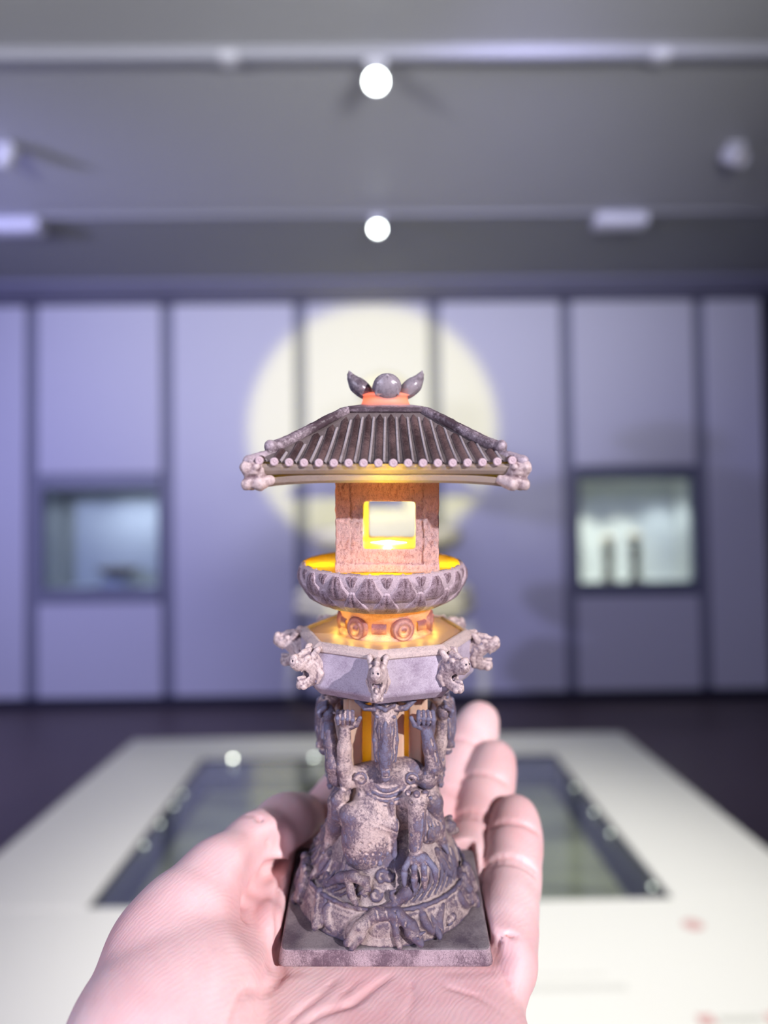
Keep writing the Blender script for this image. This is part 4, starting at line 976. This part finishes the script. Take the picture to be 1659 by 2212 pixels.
# ================================================================== HAND
def skin():
    m, nt, N, L, b = nodes('skin')
    tc = N.new('ShaderNodeTexCoord')
    def noise(s, d=4, dist=0): 
        n = N.new('ShaderNodeTexNoise'); n.inputs['Scale'].default_value = s; n.inputs['Detail'].default_value = d; n.inputs['Distortion'].default_value = dist; L.new(tc.outputs['Object'], n.inputs['Vector']); return n
    n1 = noise(38, 4, 0.4); n2 = noise(420, 4)
    cr = N.new('ShaderNodeValToRGB'); e = cr.color_ramp.elements
    e[0].position = 0.34; e[0].color = (0.76, 0.46, 0.46, 1); e[1].position = 0.66; e[1].color = (0.86, 0.63, 0.62, 1)
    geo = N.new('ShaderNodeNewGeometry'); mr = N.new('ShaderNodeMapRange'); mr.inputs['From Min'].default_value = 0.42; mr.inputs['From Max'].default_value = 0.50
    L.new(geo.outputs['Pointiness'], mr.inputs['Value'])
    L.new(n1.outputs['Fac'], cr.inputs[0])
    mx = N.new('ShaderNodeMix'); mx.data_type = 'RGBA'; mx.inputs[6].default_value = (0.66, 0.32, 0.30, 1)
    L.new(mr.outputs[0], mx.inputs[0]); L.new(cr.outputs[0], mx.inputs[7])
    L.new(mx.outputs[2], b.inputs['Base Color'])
    b.inputs['Roughness'].default_value = 0.48; b.inputs['Specular IOR Level'].default_value = 0.35
    b.inputs['Subsurface Weight'].default_value = 0.25; b.inputs['Subsurface Radius'].default_value = (1.0, 0.35, 0.2); b.inputs['Subsurface Scale'].default_value = 0.004
    w1 = N.new('ShaderNodeTexWave'); w1.inputs['Scale'].default_value = 260; w1.inputs['Distortion'].default_value = 8; w1.inputs['Detail'].default_value = 3; w1.inputs['Detail Scale'].default_value = 0.6
    mp = N.new('ShaderNodeMapping'); mp.inputs['Rotation'].default_value = (0, 0, R(35)); L.new(tc.outputs['Object'], mp.inputs[0]); L.new(mp.outputs[0], w1.inputs['Vector'])
    ad = N.new('ShaderNodeMath'); ad.operation = 'MULTIPLY_ADD'; ad.inputs[1].default_value = 0.35; L.new(w1.outputs['Fac'], ad.inputs[0]); L.new(n2.outputs['Fac'], ad.inputs[2])
    bp = N.new('ShaderNodeBump'); bp.inputs['Strength'].default_value = 0.22; bp.inputs['Distance'].default_value = 0.0003
    L.new(ad.outputs[0], bp.inputs['Height']); L.new(bp.outputs[0], b.inputs['Normal'])
    return m
M_skin = skin()
M_nail = mat('fingernail', (0.72, 0.46, 0.42), 0.25)
F = Field((-82, -140, -60), (62, 98, 34), 0.85)
# palm
F.box((2, -26, -18.5), (31, 34, 11.0), 9, None, 0)
F.ell((2, -55, -19.5), (30, 30, 13.2), None, 8)
F.ell((18, -42, -17.0), (15.0, 34, 11.8), rotz(R(-4)), 6)               # heel on the little-finger side
F.chain([(0, -70, -19), (-4, -100, -20), (-6, -150, -20)], [18, 20, 24], 14)  # wrist
# thenar mound and thumb
F.ell((-49, -40, -7), (21.5, 33, 17), rotz(R(-14)), 10)
F.ell((-30, -62, -12), (22, 34, 12), rotz(R(-20)), 8)
F.ell((-54, -22, 0), (13.5, 19, 12.5), rotz(R(-28)), 6)
F.ell((-36, -30, -10), (14, 22, 10), rotz(R(-10)), 8)
F.ell((-36, -2, -11.5), (9, 16, 8), rotz(R(-8)), 4)
TH = [(-50, -18, 2.0), (-45, -8, 4.8), (-37.5, 7, 6.0), (-31.0, 21, 5.2), (-27.0, 29, 4.6)]
F.chain(TH, [12.4, 11.0, 9.4, 9.2, 7.4], 5.0)
F.ell((-31.4, 19, 5.0), (8.2, 12, 8.8), rotz(R(-26)), 3)
# finger roots
F.ell((-33.0, -11, -8.0), (7.4, 11.0, 9.0), rotz(R(6)), 1.8)
for p in ((-20, 4, -15.0), (-2, 4, -15.8), (15, 0, -15.5)): F.ell(p, (10, 11, 8.5), None, 4)
F.ell((30.5, -18, -12.0), (8.0, 14, 8.5), rotz(R(-10)), 5)
# fingers: root, middle joint, last joint, tip
FG = {'index': ([(-33, 0, -10.0), (-25.0, 36, -5.0), (-14, 56, 0.5), (-5, 70, 6)], [8.6, 8.4, 8.0, 6.6]),
      'middle': ([(-1, 6, -15), (21.0, 50, -4.5), (30.5, 71, 6.2), (37.0, 83.0, 16.0)], [9.6, 9.4, 9.0, 7.6]),
      'ring': ([(17, 0, -14.5), (30.5, 36, -6.6), (36.0, 52, 2.2), (40.2, 62, 9.2)], [9.2, 8.8, 8.3, 7.2]),
      'little': ([(31, -18, -11.5), (38.0, 12, -8.6), (41.6, 27, -2.8), (43.2, 35.0, 1.9)], [8.0, 8.0, 7.8, 6.5])}
fields = []
for nm, (P, rr) in FG.items():
    f = Field((-82, -140, -60), (62, 98, 34), 0.85)
    f.chain(P, rr, 5.0)
    for i in range(3):
        a = np.array(P[i]); b_ = np.array(P[i + 1])
        f.cap(a * .6 + b_ * .4, a * .35 + b_ * .65, (rr[i] + rr[i + 1]) / 2 * 1.0, (rr[i] + rr[i + 1]) / 2 * 1.0, 4.0)
    for i in (1, 2):
        p = np.array(P[i]); d = np.array(P[i + 1]) - np.array(P[i - 1]); d = d / np.linalg.norm(d)
        side = np.cross(d, (0, 0, 1)); side /= np.linalg.norm(side); upn = np.cross(side, d)
        r = rr[i]
        for off in ((-1.0, 1.0) if i == 1 else (0,)):
            pts = [p + d * off + side * r * 1.15 * math.sin(a) + upn * r * 1.15 * math.cos(a) for a in np.linspace(-0.9, 0.9, 7)]
            f.chain([tuple(q) for q in pts], 0.45, 1.5, 'sub')
    fields.append(f)
# fingers stay apart from one another, and blend into the palm only at the root
FF = fields[0].F
for f in fields[1:]: FF = np.minimum(FF, f.F)
Yg = F.ax[1][None, :, None]
kk = np.clip((24 - Yg) / 30, 0.03, 1.0) * 6.0 + 0 * FF
hh = np.maximum(kk - np.abs(F.F - FF), 0) / kk
F.F = np.minimum(F.F, FF) - hh * hh * kk * 0.25
F.ell((-29, -16, 9.5), (9.5, 22, 10.8), None, 4, 'sub')
# fold between thumb and index root, then the index mount itself
F.chain([(-26, 14, -2.0), (-29.5, 8, 0.5), (-33.5, 1, 2.6), (-35.8, -8, 3.2), (-37.5, -15, 3.4), (-36.5, -21, 3.0)], [3.0, 2.8, 2.4, 1.9, 1.4, 0.8], 2.0, 'sub')
F.ell((-31.8, -14, -7.0), (6.4, 9.5, 8.6), rotz(R(4)), 1.2)
F.cap((-31.0, -8, -8.0), (-27.5, 20, -7.0), 7.4, 7.6, 1.6)
# the skin gives way under the slab
F.fn((-29, -30, -7), (29, 24, 1), lambda X, Y, Z: np.sqrt(np.maximum(np.abs(X) - 26.9, 0) ** 2 + np.maximum(np.abs(Y + 2.7) - 24.2, 0) ** 2 + np.maximum(-(Z + 5.3), 0) ** 2) - 1.0 + 0 * Z, 0.8, 'sub')
F.box((1, -40, 4), (31, 19, 10.7), 4, None, 5.0, 'sub')
# palm creases
def crease(pts, r=0.6, k=1.8, h=0.35):
    out = []
    for i in range(len(pts) - 1):
        a, b_ = np.array(pts[i], float), np.array(pts[i + 1], float); n = max(2, int(np.linalg.norm(b_ - a) / 1.5))
        for j in range(n): out.append(a + (b_ - a) * j / n)
    out.append(np.array(pts[-1], float))
    res = []
    for x, y in out:
        i = int((x - F.lo[0]) / F.h); j = int((y - F.lo[1]) / F.h)
        if not (0 <= i < F.n[0] and 0 <= j < F.n[1]): continue
        col = F.F[i, j]; ins = np.where(col < 0)[0]
        if len(ins) and ins[-1] < len(col) - 1:
            q = ins[-1]; res.append((x, y, F.ax[2][q] + F.h * col[q] / (col[q] - col[q + 1])))
    if len(res) > 1:
        zs = np.array([p[2] for p in res]); zs = np.convolve(np.pad(zs, 2, 'edge'), np.ones(5) / 5, 'valid')
        nn = len(res); F.chain([(p[0], p[1], z + h) for p, z in zip(res, zs)], [r * (0.35 + 0.65 * math.sin(math.pi * min(1, (i + 1) / nn * 1.0))) for i in range(nn)], k, 'sub')
crease([(-31, 2), (-28.5, -16), (-26, -28), (-28, -36), (-32, -48), (-34, -62)], 0.7, 1.6, 0.3)
crease([(-12, -28), (-16, -36), (-22, -44), (-26, -58)], 0.55, 1.1, 0.25)
crease([(1, -28), (-3, -32), (-8, -38), (-15, -42), (-20, -47)], 0.6, 1.4, 0.25)
crease([(-6, -28), (-10, -34), (-14, -42)], 0.45, 0.8, 0.25)
crease([(6, -29), (7, -35), (5, -42), (7, -50)], 0.45, 0.8, 0.25)
crease([(11, -28), (15, -33), (22, -36), (29, -42)], 0.45, 0.8, 0.25)
crease([(29, -26), (31, -32), (32, -40)], 0.45, 0.9, 0.25)
crease([(35, -20), (31, -19), (28, -22)], 0.5, 1.0, 0.25)
crease([(-42, 9), (-38, 6), (-33, 1)], 0.5, 1.0, 0.25)
V, Q = F.mesh()
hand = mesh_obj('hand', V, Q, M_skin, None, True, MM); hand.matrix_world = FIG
tag(hand, 'person\'s open left hand, palm up, fingers pointing away, holding the figurine', 'hand')
# nails on the backs of the finger tips
def nail(P1, P2, r, wd=5.2, ln=10):
    a, b_ = np.array(P1, float), np.array(P2, float); d = (b_ - a) / np.linalg.norm(b_ - a)
    side = np.cross(d, (0, 0, 1)); side /= np.linalg.norm(side); n = -np.cross(side, d)
    vs, fs = [], []
    for l in (0, 1):
        for j in range(7):
            for i in range(7):
                u = -1 + i / 3; v = j / 6
                ang = u * (0.80 - 0.15 * (v > .9)); rr = r * (1.06 if l else 0.98)
                p = b_ - d * (ln * 0.62) + d * (ln * 1.25 * v) * (1 - 0.12 * u * u) + side * rr * math.sin(ang) + n * (rr * math.cos(ang) - 0.9 * v * v)
                vs.append(tuple(p))
    for l in (0, 1):
        for j in range(6):
            for i in range(6):
                q = l * 49 + j * 7 + i; f = [q, q + 1, q + 8, q + 7]; fs.append(f if l else f[::-1])
    rim = [i for i in range(7)] + [7 * j + 6 for j in range(1, 7)] + [42 + i for i in range(5, -1, -1)] + [7 * j for j in range(5, 0, -1)]
    for i in range(len(rim)):
        a_, b2 = rim[i], rim[(i + 1) % len(rim)]; fs.append([a_, b2, b2 + 49, a_ + 49])
    return mesh_obj('fingernail', vs, fs, M_nail, hand, True, MM)
for nm, (P, rr) in FG.items(): nail(P[2], P[3], rr[3] * 1.06)
nail(TH[3], TH[4], 7.6)
